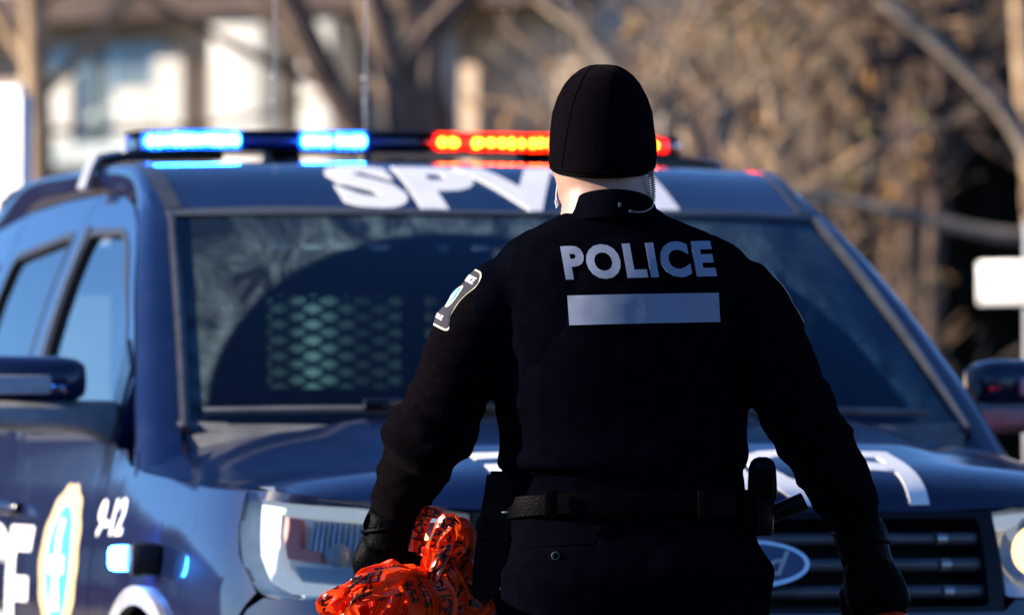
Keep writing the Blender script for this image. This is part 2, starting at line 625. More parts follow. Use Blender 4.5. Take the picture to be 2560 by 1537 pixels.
def roof_w(u, v):
    P = [(1.88, 1.642), (1.92, 1.662), (2.0, 1.694), (2.1, 1.732), (2.2, 1.764), (2.28, 1.782), (2.38, 1.794), (2.6, 1.803), (2.9, 1.808), (3.3, 1.812), (3.8, 1.810), (4.3, 1.785), (4.8, 1.72)]
    return sinterp(P, v) - (0.050 - 0.038 * smooth01(2.05, 2.5, v)) * (abs(u) / 0.735) ** 3.0
def f_roof(u, v): return (u, v, roof_w(u, v))
HP = [(0.070, 1.022), (0.078, 1.040), (0.102, 1.068), (0.15, 1.095), (0.22, 1.116), (0.32, 1.133), (0.45, 1.152), (0.62, 1.172), (0.82, 1.193), (1.02, 1.208)]
_hq = [0.0]
for a, b in zip(HP, HP[1:]): _hq.append(_hq[-1] + math.dist(a, b))
H_L = _hq[-1]
HVT = [(q, p[0]) for q, p in zip(_hq, HP)]
HWT = [(q, p[1]) for q, p in zip(_hq, HP)]
def front_v(u):
    u = min(abs(u), 0.944)
    return plan(t_at_u(u))[0].y
TOPW = [(0.38, 1.070), (0.6, 1.076), (0.9, 1.092), (1.2, 1.106), (1.40, 1.122), (1.6, 1.14)]
_UB = []
for k in range(25):
    q_ = H_L * k / 24
    u_ = 0.9
    for _ in range(30):
        v_ = sinterp(HVT, q_) + front_v(u_)
        ut = f_body(t_at_v(v_), interp(TOPW, v_))[0] - 0.006
        u_ += 0.4 * (ut - u_)
    _UB.append((q_, min(u_, 0.944)))
def f_hood(u, q):
    s = q / H_L
    au = abs(u)
    v = sinterp(HVT, q) + front_v(u)
    ub = interp(_UB, q)
    P_ = sinterp(HWT, q) + 0.004
    dome = 0.014 * smooth01(0.52, 0.40, au - 0.12 * s) * smooth01(0.12, 0.45, s) - 0.008 * smooth01(0.1, 0.4, s)
    k = (au / ub) ** (3.0 + 2.0 * s)
    return (u, v, P_ + (interp(TOPW, v) - P_) * k + dome * (1 - k))
def f_ws(a, b):
    aa = a * a
    B = Vector((0.856 * a, 1.08 + 0.22 * aa, 1.172 + 0.016 * aa))
    T = Vector((0.736 * a, 1.925 + 0.125 * aa, 1.666 - 0.004 * aa))
    p = B.lerp(T, b)
    k = 0.035 * 4 * b * (1 - b) * (1 - 0.5 * aa)
    return (p.x, p.y - k * 0.5, p.z + k * 0.86)

# ---- roof, hood, windshield
ru = [(-0.735 + 1.47 * i / 14) for i in range(15)]
roof_poly = [(u, 1.925 + 0.125 * (u / 0.735) ** 2 + 0.012) for u in ru] + [(0.72, 4.3), (0.66, 4.78), (-0.66, 4.78), (-0.72, 4.3)]
roof = sheet('roof', [roof_poly], f_roof, 'car_paint', car, res=0.06, thick=0.02)
text_sheet('roof_lettering', 'SPVM', 0.755, 0.315, lambda x, y: f_roof(-0.352 + x, 1.940 + y + 0.125 * ((x - 0.365) / 0.735) ** 2), 'white_decal', roof, res=0.04, bold=0.05, thick=0.002, lift=0.002, spacing=1.08)
for s in (-1, 1):
    sheet('roof_channel', [[(s * 0.700, 2.06), (s * 0.733, 2.07), (s * 0.722, 4.2), (s * 0.69, 4.2)]], f_roof, 'grey_strip', car, res=0.08, thick=0.004, lift=0.004)

hood_poly = [(-u, q) for q, u in reversed(_UB)] + [(u, q) for q, u in _UB]
hood = sheet('hood', [hood_poly], f_hood, 'car_paint', car, res=0.035, resb=0.03, thick=0.02)
text_sheet('hood_lettering', 'POLICE', 0.85, 0.32, lambda x, y: f_hood(0.388 - x, 0.010 + y), 'white_decal', hood, res=0.02, bold=0.03, thick=0.002, lift=0.002, flip=True)
ws_poly = [(-1, 0), (1, 0), (1, 1), (-1, 1)]
sheet('windshield', [rounded([(-0.995, 0.0), (0.995, 0.0), (0.995, 0.985), (-0.995, 0.985)], 0.03)], f_ws, 'windshield_glass', car, res=0.06, thick=0.0, uv=True)
# dark printed band round the glass edge, inside face
sheet('windshield_band', [rounded([(-0.99, 0.0), (0.99, 0.0), (0.99, 0.98), (-0.99, 0.98)], 0.03), rounded([(-0.93, 0.05), (0.93, 0.05), (0.925, 0.925), (-0.925, 0.925)], 0.10)], f_ws, 'black_plastic', car, res=0.06, thick=0.002, lift=-0.006)
# mouldings along the top and the sides of the glass
rows = []
for i in range(25):
    a = -1 + 2 * i / 24
    p0, p1 = Vector(f_ws(a, 0.985)), Vector(f_roof(0.735 * a, 1.925 + 0.125 * a * a + 0.014))
    rows.append([p0 + Vector((0, -0.004, 0.004)), p0.lerp(p1, 0.5) + Vector((0, -0.006, 0.006)), p1 + Vector((0, 0, 0.002))])
solid_strip('windshield_moulding', rows, (0, 0.006, -0.008), 'dark_grey', car)
GP = [(1.30, 1.085), (1.38, 1.150), (1.42, 1.190), (1.52, 1.262), (1.60, 1.316), (1.75, 1.418), (1.90, 1.505), (2.03, 1.578), (2.17, 1.645), (2.32, 1.692), (2.50, 1.720), (2.85, 1.735), (3.3, 1.735), (3.8, 1.724), (4.3, 1.692), (4.72, 1.645)]
WB = [-0.16, 0.0, 0.06, 0.18, 0.30, 0.50, 0.68, 0.84, 1.0]
for s in (-1, 1):
    rows = []
    for i, (gv, gw) in enumerate(GP):
        G = Vector(S(gv, gw, s, 0.002))
        if i < len(WB):
            Wp = Vector(f_ws(s * 0.997, WB[i] * 0.985))
        else:
            v = gv if i < len(GP) - 1 else 4.72
            uu = 0.735 if v < 4.2 else 0.70
            Wp = Vector((s * uu, v, roof_w(uu, v)))
        mid = Wp.lerp(G, 0.55) + (Vector((s * 0.020, -0.010, 0.014)) if i < len(WB) else Vector((s * 0.005, 0, 0.006)))
        q1 = Wp.lerp(mid, 0.5) + (Vector((s * 0.006, -0.004, 0.006)) if i < len(WB) else Vector((s * 0.003, 0, 0.004)))
        q2 = mid.lerp(G, 0.5) + (Vector((s * 0.008, -0.003, 0.004)) if i < len(WB) else Vector((s * 0.002, 0, 0.001)))
        rows.append([Wp, q1, mid, q2, G])
    dense = []
    cols = [catmull([r[k] for r in rows], 4) for k in range(5)]
    for i in range(len(cols[0])): dense.append([c[i] for c in cols])
    solid_strip('roof_pillar', dense, (-s * 0.02, 0.01, -0.01), 'car_paint', car)
    mr_rows = []
    for i in range(17):
        b = 0.985 * i / 16
        p = Vector(f_ws(s * 0.997, b)); q = Vector(f_ws(s * 0.974, b))
        nrm = Vector((s * 0.25, -0.5, 0.83))
        mr_rows.append([q + nrm * 0.004, q.lerp(p, 0.5) + nrm * 0.016, p + nrm * 0.012])
    solid_strip('pillar_moulding', mr_rows, (0, 0.01, -0.014), 'grey_strip', car)
# cowl between hood and glass
rows = []
for i in range(31):
    u = -0.86 + 1.72 * i / 30
    h = Vector(f_hood(u, H_L)); g = Vector(f_ws(u / 0.856, 0.03))
    rows.append([h + Vector((0, 0.0, -0.022)), h.lerp(g, 0.5) + Vector((0, 0, -0.012)), g + Vector((0, -0.004, 0.004))])
solid_strip('cowl', rows, (0, 0, -0.02), 'dull_plastic', car)
for a0, a1, ap in ((-0.95, -0.10, -0.05), (0.02, 0.88, 0.60)):
    pts = [Vector(f_ws(a0 + (a1 - a0) * k / 10, 0.035 + 0.02 * math.sin(k / 10 * math.pi))) + Vector((0, -0.020, 0.024)) for k in range(11)]
    wp = tube_obj('wiper', pts, 0.009, 'dull_plastic', car, 6)
    am = (a0 + a1) / 2 - 0.02
    pv = Vector(f_ws(ap, 0.0)) + Vector((0, -0.05, 0.02))
    tube_obj('wiper_arm', [pv, pv.lerp(Vector(f_ws(am, 0.05)), 0.5) + Vector((0, -0.02, 0.035)), Vector(f_ws(am, 0.05)) + Vector((0, -0.03, 0.035))], 0.012, 'black_plastic', wp, 6)
    c = Vector(f_ws(am + 0.02, 0.06)) + Vector((0, -0.03, 0.03))
    box_obj('wiper_joint', c, (0.11, 0.03, 0.026), 'gloss_black', wp, 0.006)

# ---- body sides
def arc(cv, cw, R, a0, a1, n):
    return [(cv + R * math.cos(math.radians(a0 + (a1 - a0) * k / n)), cw + R * math.sin(math.radians(a0 + (a1 - a0) * k / n))) for k in range(n + 1)]
FW, RW, WR, AR = 1.0, 3.87, 0.375, 0.47
def tv(v): return t_at_v(v)
for s in (-1, 1):
    top = [(tv(0.40), 1.068), (tv(0.6), 1.073), (tv(0.9), 1.089), (tv(1.2), 1.103), (tv(1.38), 1.118), (tv(1.45), 1.150), (tv(1.565), 1.150)]
    arch = [(tv(a), b) for a, b in arc(FW, 0.375, AR, -8, 152, 22)]
    poly = top + [(tv(1.565), 0.31)] + arch + [(tv(0.345), 0.850), (tv(0.318), 0.874), (tv(0.340), 0.905), (tv(0.376), 0.945), (tv(0.396), 1.0)]
    fender = sheet('fender', [[(s * a, b) for a, b in poly]], f_body, 'car_paint', car, res=0.05, thick=0.012)
    lip = [(a, b) for a, b in arc(FW, 0.375, AR + 0.030, -8, 155, 26)] + [(a, b) for a, b in arc(FW, 0.375, AR - 0.008, 155, -8, 26)]
    sheet('arch_trim', [[(s * tv(a), b) for a, b in lip]], f_body, 'silver_paint', fender, res=0.06, thick=0.02, lift=0.014)
    f_num = (lambda x, y: S(1.548 - x, 0.965 + y + 0.02 * x, -1)) if s < 0 else (lambda x, y: S(1.19 + x, 0.955 + y, 1))
    text_sheet('unit_number', '9-12', 0.30, 0.080, f_num, 'white_decal', fender, res=0.04, bold=0.03, thick=0.002, lift=0.003)
    # small lamp on the fender
    lamp = box_obj('fender_lamp', (s * 1.012, 0.875, 0.930), (0.070, 0.060, 0.070), 'black_plastic', car, 0.018)
    box_obj('lamp_lens', (s * 1.046, 0.918, 0.932), (0.062, 0.036, 0.050), 'led_fender' if s < 0 else 'red_side_glow', lamp, 0.012)
    # doors
    win_f = rounded([(1.665, 1.170), (2.735, 1.170), (2.745, 1.652), (2.30, 1.640), (2.16, 1.600), (1.95, 1.495), (1.78, 1.395)], 0.05)
    door_f = [(1.572, 0.31), (2.838, 0.31), (2.838, 1.732), (2.5, 1.717), (2.32, 1.689), (2.17, 1.642), (2.03, 1.575), (1.90, 1.503), (1.75, 1.416), (1.60, 1.314), (1.572, 1.296)]
    win_r = rounded([(2.935, 1.185), (3.74, 1.200), (3.70, 1.62), (2.925, 1.655)], 0.05)
    door_r = [(2.846, 0.31)] + [(3.38, 0.31)] + arc(RW, 0.375, AR, 188, 120, 10) + [(3.80, 0.9), (3.83, 1.2), (3.78, 1.722), (3.3, 1.732), (2.846, 1.732)]
    fs = lambda v, w, s=s: S(v, w, s)
    for nm, poly, win in (('front_door', door_f, win_f), ('rear_door', door_r, win_r)):
        d = sheet(nm, [poly, win], fs, 'car_paint', car, res=0.06, thick=0.03, flip=s < 0)
        sheet('door_window', [win], lambda v, w, s=s: S(v, w, s, 0.012), 'side_glass' if nm == 'front_door' else 'privacy_glass', d, res=0.08, thick=0.0, flip=s < 0)
        cv = sum(p[0] for p in win) / len(win); cw = sum(p[1] for p in win) / len(win)
        inner = [(cv + (p[0] - cv) * (1 - 0.016 / abs(p[0] - cv + 1e-6 if abs(p[0] - cv) > 0.1 else 0.1)), cw + (p[1] - cw) * (1 - 0.016 / max(abs(p[1] - cw), 0.1))) for p in win]
        sheet('window_seal', [win, inner], fs, 'black_plastic', d, res=0.08, thick=0.012, flip=s < 0, lift=0.002)
        hv = 2.62 if nm == 'front_door' else 3.55
        h = Vector(S(hv, 1.02, s, -0.03))
        tube_obj('door_handle', [h + Vector((-s * 0.025, -0.10, 0)), h + Vector((0, -0.07, 0)), h + Vector((0, 0.07, 0)), h + Vector((-s * 0.025, 0.10, 0))], 0.014, 'car_paint', d)
        if nm == 'front_door':
            fd = d
            # dark strip on the pillar behind the glass
            sheet('door_trim', [[(2.752, 1.175), (2.800, 1.175), (2.812, 1.655), (2.762, 1.658)]], fs, 'gunmetal', d, res=0.08, thick=0.004, flip=s < 0, lift=0.004)
    # crest on the front door
    cx, cz = 1.935, 0.905
    def oval(rx, rz, n=40, wob=0.0, k=12):
        return [(cx + rx * math.cos(2*math.pi*i/n) * (1 + wob * math.cos(k * 2*math.pi*i/n)), cz + rz * math.sin(2*math.pi*i/n) * (1 + wob * math.cos(k * 2*math.pi*i/n))) for i in range(n)]
    crest = sheet('door_crest', [oval(0.23, 0.172, 60, 0.025, 14)], fs, 'gold_decal', fd, res=0.06, thick=0.002, flip=s < 0, lift=0.002)
    # sub-pieces of the crest belong to the door (third level is the last)
    sheet('crest_field', [oval(0.135, 0.125)], fs, 'blue_decal', fd, res=0.06, thick=0.002, flip=s < 0, lift=0.004)
    sheet('crest_figure', [[(cx + a, cz + b) for a, b in ((-0.035, 0.09), (0.02, 0.10), (0.035, 0.06), (0.02, 0.02), (0.09, 0.015), (0.09, -0.02), (0.03, -0.025), (0.055, -0.10), (-0.055, -0.10), (-0.03, -0.025), (-0.09, -0.02), (-0.09, 0.015), (-0.03, 0.02), (-0.02, 0.06))]], fs, 'white_decal', fd, res=0.06, thick=0.002, flip=s < 0, lift=0.006)
    # word along the doors
    f_pol = (lambda x, y: S(4.36 - x, 0.70 + y, -1)) if s < 0 else (lambda x, y: S(2.26 + x, 0.70 + y, 1))
    bm = text_bm('POLICE', 2.09, 0.285, 0.03)
    grid_cut(bm, 0.06, 0.06); bm.normal_update()
    map_bm('door_lettering', bm, f_pol, 'white_decal', car, thick=0.002, lift=0.004)
    # rear quarter
    q_win = rounded([(3.90, 1.215), (4.45, 1.25), (4.40, 1.56), (3.87, 1.61)], 0.05)
    q_poly = [(3.838, 1.2), (3.808, 0.9), (3.800, 0.848)] + arc(RW, 0.375, AR, 97, -8, 14) + [(4.60, 0.36), (4.60, 1.655), (4.3, 1.689), (3.79, 1.722)]
    qd = sheet('rear_quarter', [q_poly, q_win], fs, 'car_paint', car, res=0.06, thick=0.02, flip=s < 0)
    sheet('quarter_window', [q_win], lambda v, w, s=s: S(v, w, s, 0.008), 'privacy_glass', qd, res=0.08, thick=0.0, flip=s < 0)
    corner = [(tv(4.61), 0.36), (T_MAX - 0.62, 0.36), (T_MAX - 0.62, 1.10), (tv(4.61), 1.10)]
    sheet('rear_corner', [[(s * a, b) for a, b in corner]], f_body, 'car_paint', car, res=0.05, thick=0.02)
    sheet('tail_lamp', [[(s * a, b) for a, b in ((tv(4.70), 0.86), (T_MAX - 0.66, 0.84), (T_MAX - 0.66, 1.06), (tv(4.66), 1.05))]], f_body, 'tail_red', car, res=0.05, thick=0.01, lift=0.006)
    rp = [[Vector(S(4.60, w, s)), Vector((s * 0.70 - s * 0.09 * (w - 1.1), 4.86 - 0.20 * (w - 1.10), w))] for w in (1.08, 1.2, 1.35, 1.5, 1.63)]
    solid_strip('rear_pillar', rp, (-s * 0.02, -0.02, 0), 'car_paint', car)
sheet('tailgate', [[(-0.70, 0.34), (0.70, 0.34), (0.70, 1.10), (-0.70, 1.10)]], lambda u, w: (u, 4.985 - 0.09 * u * u - (0.03 if w > 0.9 else 0.0), w), 'car_paint', car, res=0.1, thick=0.02, flip=True)
rw_out, rw_in = [(-0.72, 1.09), (0.72, 1.09), (0.66, 1.68), (-0.66, 1.68)], rounded([(-0.60, 1.20), (0.60, 1.20), (0.54, 1.555), (-0.54, 1.555)], 0.05)
f_rw = lambda u, w: (u, 4.90 - 0.20 * (w - 1.10) - 0.06 * u * u, w)
sheet('rear_window_frame', [rw_out, rw_in], f_rw, 'car_paint', car, res=0.1, thick=0.03, flip=True)
sheet('rear_window', [rw_in], f_rw, 'rear_glass', car, res=0.1, thick=0.0, flip=True)

# ---- front: bumper, grille, headlights
tG = t_at_u(0.535)
HLX = [(580, tv(0.405)), (620, tv(0.345)), (700, tv(0.25)), (1140, tG + 0.008)]
def hl(x, y):
    """head-lamp drawing units -> (t, height)"""
    return (interp(HLX, x), 1.069 - (y - 1190) * 0.00081)
t_b = tv(0.338)
bump = [(-tv(0.5), 0.30), (tv(0.5), 0.30), (tv(0.575), 0.58), (t_b, 0.842), (tv(0.30), 0.864), (tG + 0.03, 0.858), (tG, 0.836), (-tG, 0.836), (-tG - 0.03, 0.858), (-tv(0.30), 0.864), (-t_b, 0.842), (-tv(0.575), 0.58)]
bumper = sheet('front_bumper', [bump], f_body, 'car_paint', car, res=0.05, thick=0.015)
sheet('lower_intake', [rounded([(-0.62, 0.42), (0.62, 0.42), (0.70, 0.60), (-0.70, 0.60)], 0.05)], f_body, 'black_plastic', bumper, res=0.06, thick=0.01, lift=0.006)
sheet('grille_surround', [[(-tG, 0.838), (tG, 0.838), (tG + 0.004, 1.03), (-tG - 0.004, 1.03)], rounded([(-tG + 0.035, 0.846), (tG - 0.035, 0.846), (tG - 0.030, 1.016), (-tG + 0.030, 1.016)], 0.015)], f_body, 'grille_black', car, res=0.05, thick=0.06)
grille = sheet('grille', [[(-tG, 0.83), (tG, 0.83), (tG, 1.04), (-tG, 1.04)]], lambda t, w: f_body(t, w, 0.075), 'interior_dark', car, res=0.06, thick=0.01)
def bar_obj(name, t0, t1, w0, hgt, off0, off1, mat, n=24):
    rows = []
    for i in range(n + 1):
        t = t0 + (t1 - t0) * i / n
        sec = []
        for k in range(10):
            a = 2 * math.pi * k / 10
            dw = math.sin(a) * hgt / 2
            dd = (off0 + off1) / 2 - math.copysign(abs(math.cos(a)) ** 0.6, math.cos(a)) * (off1 - off0) / 2
            sec.append(f_body(t, w0 + dw, 0) if False else tuple(Vector(f_body(t, w0, dd)) + Vector((0, 0, dw))))
        rows.append(sec)
    return loft_obj(name, rows, mat, grille, closed=True, caps=True, sharp=50)
for w0, hh in ((1.020, 0.018), (0.976, 0.026), (0.926, 0.028), (0.874, 0.028)):
    bar_obj('grille_bar', -tG + 0.02, tG - 0.02, w0, hh, 0.018, 0.06, 'gunmetal')
    if w0 < 1.0:
        for tc_ in (-0.425, 0.425):
            bar_obj('grille_bar_cap', tc_ - 0.011, tc_ + 0.011, w0, hh * 1.06, 0.010, 0.05, 'steel', 3)
            bar_obj('grille_bar_end', tc_ + (0.011 if tc_ > 0 else -0.011), tc_ + (0.085 if tc_ > 0 else -0.085), w0, hh * 1.03, 0.014, 0.05, 'gunmetal', 4)
# maker's oval badge
def ov(rx, rz, n=48): return [(rx * math.cos(2*math.pi*i/n), 0.928 + rz * math.sin(2*math.pi*i/n)) for i in range(n)]
f_em = lambda u, w: (u, 0.028 - 0.006 + 0.30 * u * u + (w - 0.928) * 0.25, w)
badge = sheet('badge', [ov(0.118, 0.0455)], f_em, 'chrome', car, res=0.03, thick=0.02, lift=0.012)
sheet('badge_field', [ov(0.108, 0.0375)], f_em, 'emblem_blue', badge, res=0.03, thick=0.004, lift=0.014)
text_sheet('badge_lettering', 'Ford', 0.155, 0.047, lambda x, y: f_em(x - 0.077, 0.904 + y), 'bright_reflector', badge, res=0.05, bold=0.018, shear=0.42, thick=0.002, lift=0.017)

for s in (-1, 1):
    P = lambda pts, s=s: [(s * hl(x, y)[0], hl(x, y)[1]) for x, y in pts]
    outline = [(582, 1188), (700, 1204), (900, 1226), (1138, 1243), (1150, 1330), (1145, 1425), (1100, 1446), (860, 1450), (690, 1445), (640, 1420), (604, 1345)]
    hlroot = sheet('headlight', [P(outline)], lambda t, w: f_body(t, w, 0.075), 'housing', car, res=0.05, thick=0.01)
    # walls of the lamp bowl
    oc = catmull([(x, y, 0) for x, y in outline], 3, closed=True)
    rows = []
    for dd in (0.0, 0.075):
        rows.append([f_body(s * hl(p.x, p.y)[0], hl(p.x, p.y)[1], dd + 0.002) for p in oc])
    loft_obj('lamp_bowl', rows, 'housing', hlroot, closed=True)
    lens = sheet('lamp_cover', [P(outline)], lambda t, w: f_body(t, w, 0.0), 'clear_lens', hlroot, res=0.04, thick=0.0)
    ck = [(598, 1203), (720, 1217), (900, 1236), (1125, 1253), (1125, 1282), (900, 1262), (700, 1250), (650, 1244), (655, 1300), (672, 1370), (700, 1405), (860, 1415), (860, 1440), (690, 1434), (650, 1408), (622, 1345)]
    sheet('light_guide', [P(ck)], lambda t, w: f_body(t, w, 0.028), 'guide_glow', hlroot, res=0.04, thick=0.02)
    am = [(650, 1252), (684, 1256), (694, 1325), (752, 1334), (756, 1358), (672, 1350)]
    sheet('turn_signal', [P(am)], lambda t, w: f_body(t, w, 0.034), 'amber', hlroot, res=0.04, thick=0.02)
    low = [(688, 1368), (860, 1376), (860, 1412), (706, 1402)]
    sheet('lower_reflector', [P(low)], lambda t, w: f_body(t, w, 0.034), 'bright_reflector', hlroot, res=0.04, thick=0.01)
    for k in range(11):
        x = 702 + k * 17
        sheet('reflector_rib', [P([(x, 1262), (x + 9, 1262), (x + 9, 1350), (x, 1350)])], lambda t, w: f_body(t, w, 0.050), 'steel' if k % 3 else 'bright_reflector', hlroot, res=0.05, thick=0.012)
    for x, y, r, mt in ((800, 1342, 0.024, 'lamp_warm' if s > 0 else 'bright_reflector'), (1005, 1335, 0.045, 'lamp_warm')):
        t_, w_ = hl(x, y)
        p = Vector(f_body(s * t_, w_, 0.045))
        bm = bmesh.new()
        bmesh.ops.create_uvsphere(bm, u_segments=16, v_segments=10, radius=r)
        bmesh.ops.scale(bm, vec=(1, 0.6, 1), verts=bm.verts)
        bmesh.ops.translate(bm, vec=p, verts=bm.verts)
        bm_obj('lamp_bulb', bm, mt, hlroot)
    # reflector bowl behind the main bulb
    t_, w_ = hl(1005, 1335)
    p = Vector(f_body(s * t_, w_, 0.030))
    bm = bmesh.new()
    bmesh.ops.create_cone(bm, cap_ends=False, segments=24, radius1=0.066, radius2=0.05, depth=0.03, matrix=Matrix.Translation(p) @ Matrix.Rotation(math.pi/2, 4, 'X'))
    bm_obj('lamp_ring', bm, 'chrome', hlroot)

# ---- mirrors
for s in (-1, 1):
    rows = []
    for i, k in enumerate([0.0, 0.02, 0.08, 0.2, 0.4, 0.6, 0.8, 0.92, 0.98, 1.0]):
        u = 0.985 + 0.265 * k
        r = {0.0: 0.30, 0.02: 0.72, 0.08: 0.90, 1.0: 0.30, 0.98: 0.65, 0.92: 0.85}.get(k, 1.0)
        sec = []
        for j in range(20):
            a = 2 * math.pi * j / 20
            ca, sa = math.cos(a), math.sin(a)
            sec.append((s * u, 1.70 + 0.085 * r * math.copysign(abs(ca) ** 0.75, ca) + 0.04 * k, 1.297 + (0.050 + 0.003 * k) * r * math.copysign(abs(sa) ** 0.7, sa)))
        rows.append(sec)
    mir = loft_obj('door_mirror', rows, 'car_paint', car, closed=True, caps=True)
    rows = []
    for u, hw, zc, dv in ((0.900, 0.050, 1.200, 0.06), (0.935, 0.048, 1.206, 0.065), (0.965, 0.040, 1.214, 0.068), (0.99, 0.036, 1.218, 0.075), (1.05, 0.034, 1.220, 0.085), (1.15, 0.033, 1.222, 0.085), (1.235, 0.024, 1.228, 0.065)):
        sec = []
        for j in range(16):
            a = 2 * math.pi * j / 16
            ca, sa = math.cos(a), math.sin(a)
            sec.append((s * u, 1.69 + dv * math.copysign(abs(ca) ** 0.8, ca), zc + hw * math.copysign(abs(sa) ** 0.7, sa)))
        rows.append(sec)
    loft_obj('mirror_foot', rows, 'mirror_plastic', mir, closed=True, caps=True)
    box_obj('mirror_inset', (s * 1.155, 1.612, 1.286), (0.17, 0.024, 0.040), 'silver_paint', mir, 0.008)
    sheet('mirror_glass', [rounded([(1.0, 1.25), (1.23, 1.25), (1.23, 1.335), (1.0, 1.335)], 0.03)], lambda u, w, s=s: (s * u, 1.80, w), 'chrome', mir, res=0.2, thick=0.006, flip=s > 0)
    # corner piece between pillar and mirror
    sheet('mirror_corner', [[(1.575, 1.16), (1.68, 1.16), (1.76, 1.385), (1.62, 1.32)]], lambda v, w, s=s: S(v, w, s), 'gloss_black', mir, res=0.08, thick=0.008, flip=s < 0, lift=0.006)
sheet('pillar_red_glint', [rounded([(1.40, 1.145), (1.46, 1.16), (1.49, 1.205), (1.44, 1.19)], 0.01)], lambda v, w: S(v, w, 1), 'red_side_glow', car, res=0.1, thick=0.012, lift=0.014)  # glowing piece added in place of a red reflection at the pillar base
box_obj('fender_red_glint', (0.955, 0.80, 1.098), (0.05, 0.10, 0.018), 'red_side_glow', car, 0.006)  # glowing piece added where red light reflects on the hood edge

# ---- wheels
def wheel(v, s, w0=0.375):
    root = bpy.data.objects.new('wheel', None)
    bm = bmesh.new()
    prof = [(0.235, -0.11), (0.33, -0.12), (0.365, -0.105), (0.375, -0.06), (0.375, 0.06), (0.365, 0.105), (0.33, 0.12), (0.235, 0.11)]
    N = 40
    rings = []
    for i in range(N):
        a = 2 * math.pi * i / N
        rings.append([bm.verts.new((s * 0.85 + x, v + r * math.cos(a), w0 + r * math.sin(a))) for r, x in prof])
    for i in range(N):
        for k in range(len(prof) - 1):
            bm.faces.new((rings[i][k], rings[i][k+1], rings[(i+1) % N][k+1], rings[(i+1) % N][k]))
    bpy.data.objects.remove(root)
    w_ = bm_obj('wheel', bm, 'rubber', car)
    bm = bmesh.new()
    bmesh.ops.create_cone(bm, cap_ends=True, segments=32, radius1=0.24, radius2=0.225, depth=0.03, matrix=Matrix.Translation((s * 0.93, v, w0)) @ Matrix.Rotation(math.pi/2 * s, 4, 'Y'))
    bm_obj('rim', bm, 'steel', w_)
    for k in range(5):
        a = 2 * math.pi * k / 5
        bm = bmesh.new()
        add_box(bm, (s * 0.95, v + 0.13 * math.cos(a), w0 + 0.13 * math.sin(a)), (0.02, 0.16, 0.05), 0.008, Matrix.Rotation(a, 3, 'X'))
        bm_obj('spoke', bm, 'gloss_black', w_)
    bm = bmesh.new()
    bmesh.ops.create_cone(bm, cap_ends=True, segments=20, radius1=0.05, radius2=0.04, depth=0.04, matrix=Matrix.Translation((s * 0.955, v, w0)) @ Matrix.Rotation(math.pi/2 * s, 4, 'Y'))
    bm_obj('hub_cap', bm, 'chrome', w_)
for v in (FW, RW):
    for s in (-1, 1): wheel(v, s)
bm = bmesh.new()
for c, sz in (((0, 2.45, 0.45), (1.74, 1.85, 0.40)), ((0, 1.0, 0.62), (1.40, 1.1, 0.66)), ((0, 4.1, 0.55), (1.36, 1.5, 0.5)), ((0, 0.42, 0.60), (1.2, 0.35, 0.5)), ((0, 1.40, 0.85), (1.82, 0.26, 0.46))):
    add_box(bm, c, sz, 0.02)
bm_obj('underbody', bm, 'interior_dark', car, True, 30)

# ---- inside
rows = []
for i in range(13):
    u = -0.80 + 1.6 * i / 12
    rows.append([(u, 1.25 + 0.13 * (u / .8) ** 2, 1.12), (u, 1.50, 1.135), (u, 1.72, 1.13), (u, 1.80, 1.06), (u, 1.80, 0.86)])
solid_strip('dashboard', rows, (0, 0, -0.03), 'interior_dark', car)
def seat(u, v):
    bm = bmesh.new()
    add_box(bm, (u, v, 0.78), (0.50, 0.52, 0.16), 0.05)
    st = bm_obj('seat', bm, 'interior_grey', car)
    rows = []
    for z, hw, y in ((0.82, 0.24, 0.24), (1.0, 0.26, 0.26), (1.2, 0.25, 0.31), (1.32, 0.20, 0.34), (1.37, 0.14, 0.35)):
        rows.append([(u + hw * math.copysign(abs(math.cos(a)) ** 0.6, math.cos(a)), v + y + 0.07 * math.copysign(abs(math.sin(a)) ** 0.7, math.sin(a)), z) for a in [2*math.pi*k/20 for k in range(20)]])
    loft_obj('seat_back', rows, 'interior_grey', st, closed=True, caps=True)
    rows = []
    for z, hw in ((1.39, 0.09), (1.42, 0.13), (1.50, 0.135), (1.56, 0.12), (1.58, 0.08)):
        rows.append([(u + hw * math.copysign(abs(math.cos(a)) ** 0.6, math.cos(a)), v + 0.37 + 0.05 * math.copysign(abs(math.sin(a)) ** 0.7, math.sin(a)), z) for a in [2*math.pi*k/20 for k in range(20)]])
    loft_obj('headrest', rows, 'interior_grey', st, closed=True, caps=True)
seat(0.40, 2.05); 
bm = bmesh.new()   # second seat, lower: only its cushion and a folded back rise above the dash
add_box(bm, (-0.40, 2.05, 0.78), (0.50, 0.52, 0.16), 0.05)
st = bm_obj('seat', bm, 'interior_grey', car)
rows = []
for z, hw, y in ((0.82, 0.24, 0.24), (1.0, 0.26, 0.26), (1.12, 0.24, 0.29), (1.20, 0.18, 0.32)):
    rows.append([(-0.40 + hw * math.copysign(abs(math.cos(a)) ** 0.6, math.cos(a)), 2.05 + y + 0.07 * math.copysign(abs(math.sin(a)) ** 0.7, math.sin(a)), z) for a in [2*math.pi*k/20 for k in range(20)]])
loft_obj('seat_back', rows, 'interior_grey', st, closed=True, caps=True)
bm = bmesh.new()
add_box(bm, (0, 3.55, 0.80), (1.3, 0.5, 0.2), 0.05)
add_box(bm, (0, 3.80, 1.02), (1.3, 0.14, 0.45), 0.05)
bm_obj('rear_bench', bm, 'interior_grey', car)
part = box_obj('partition', (0, 2.62, 1.02), (1.44, 0.02, 0.54), 'interior_dark', car, 0.005)
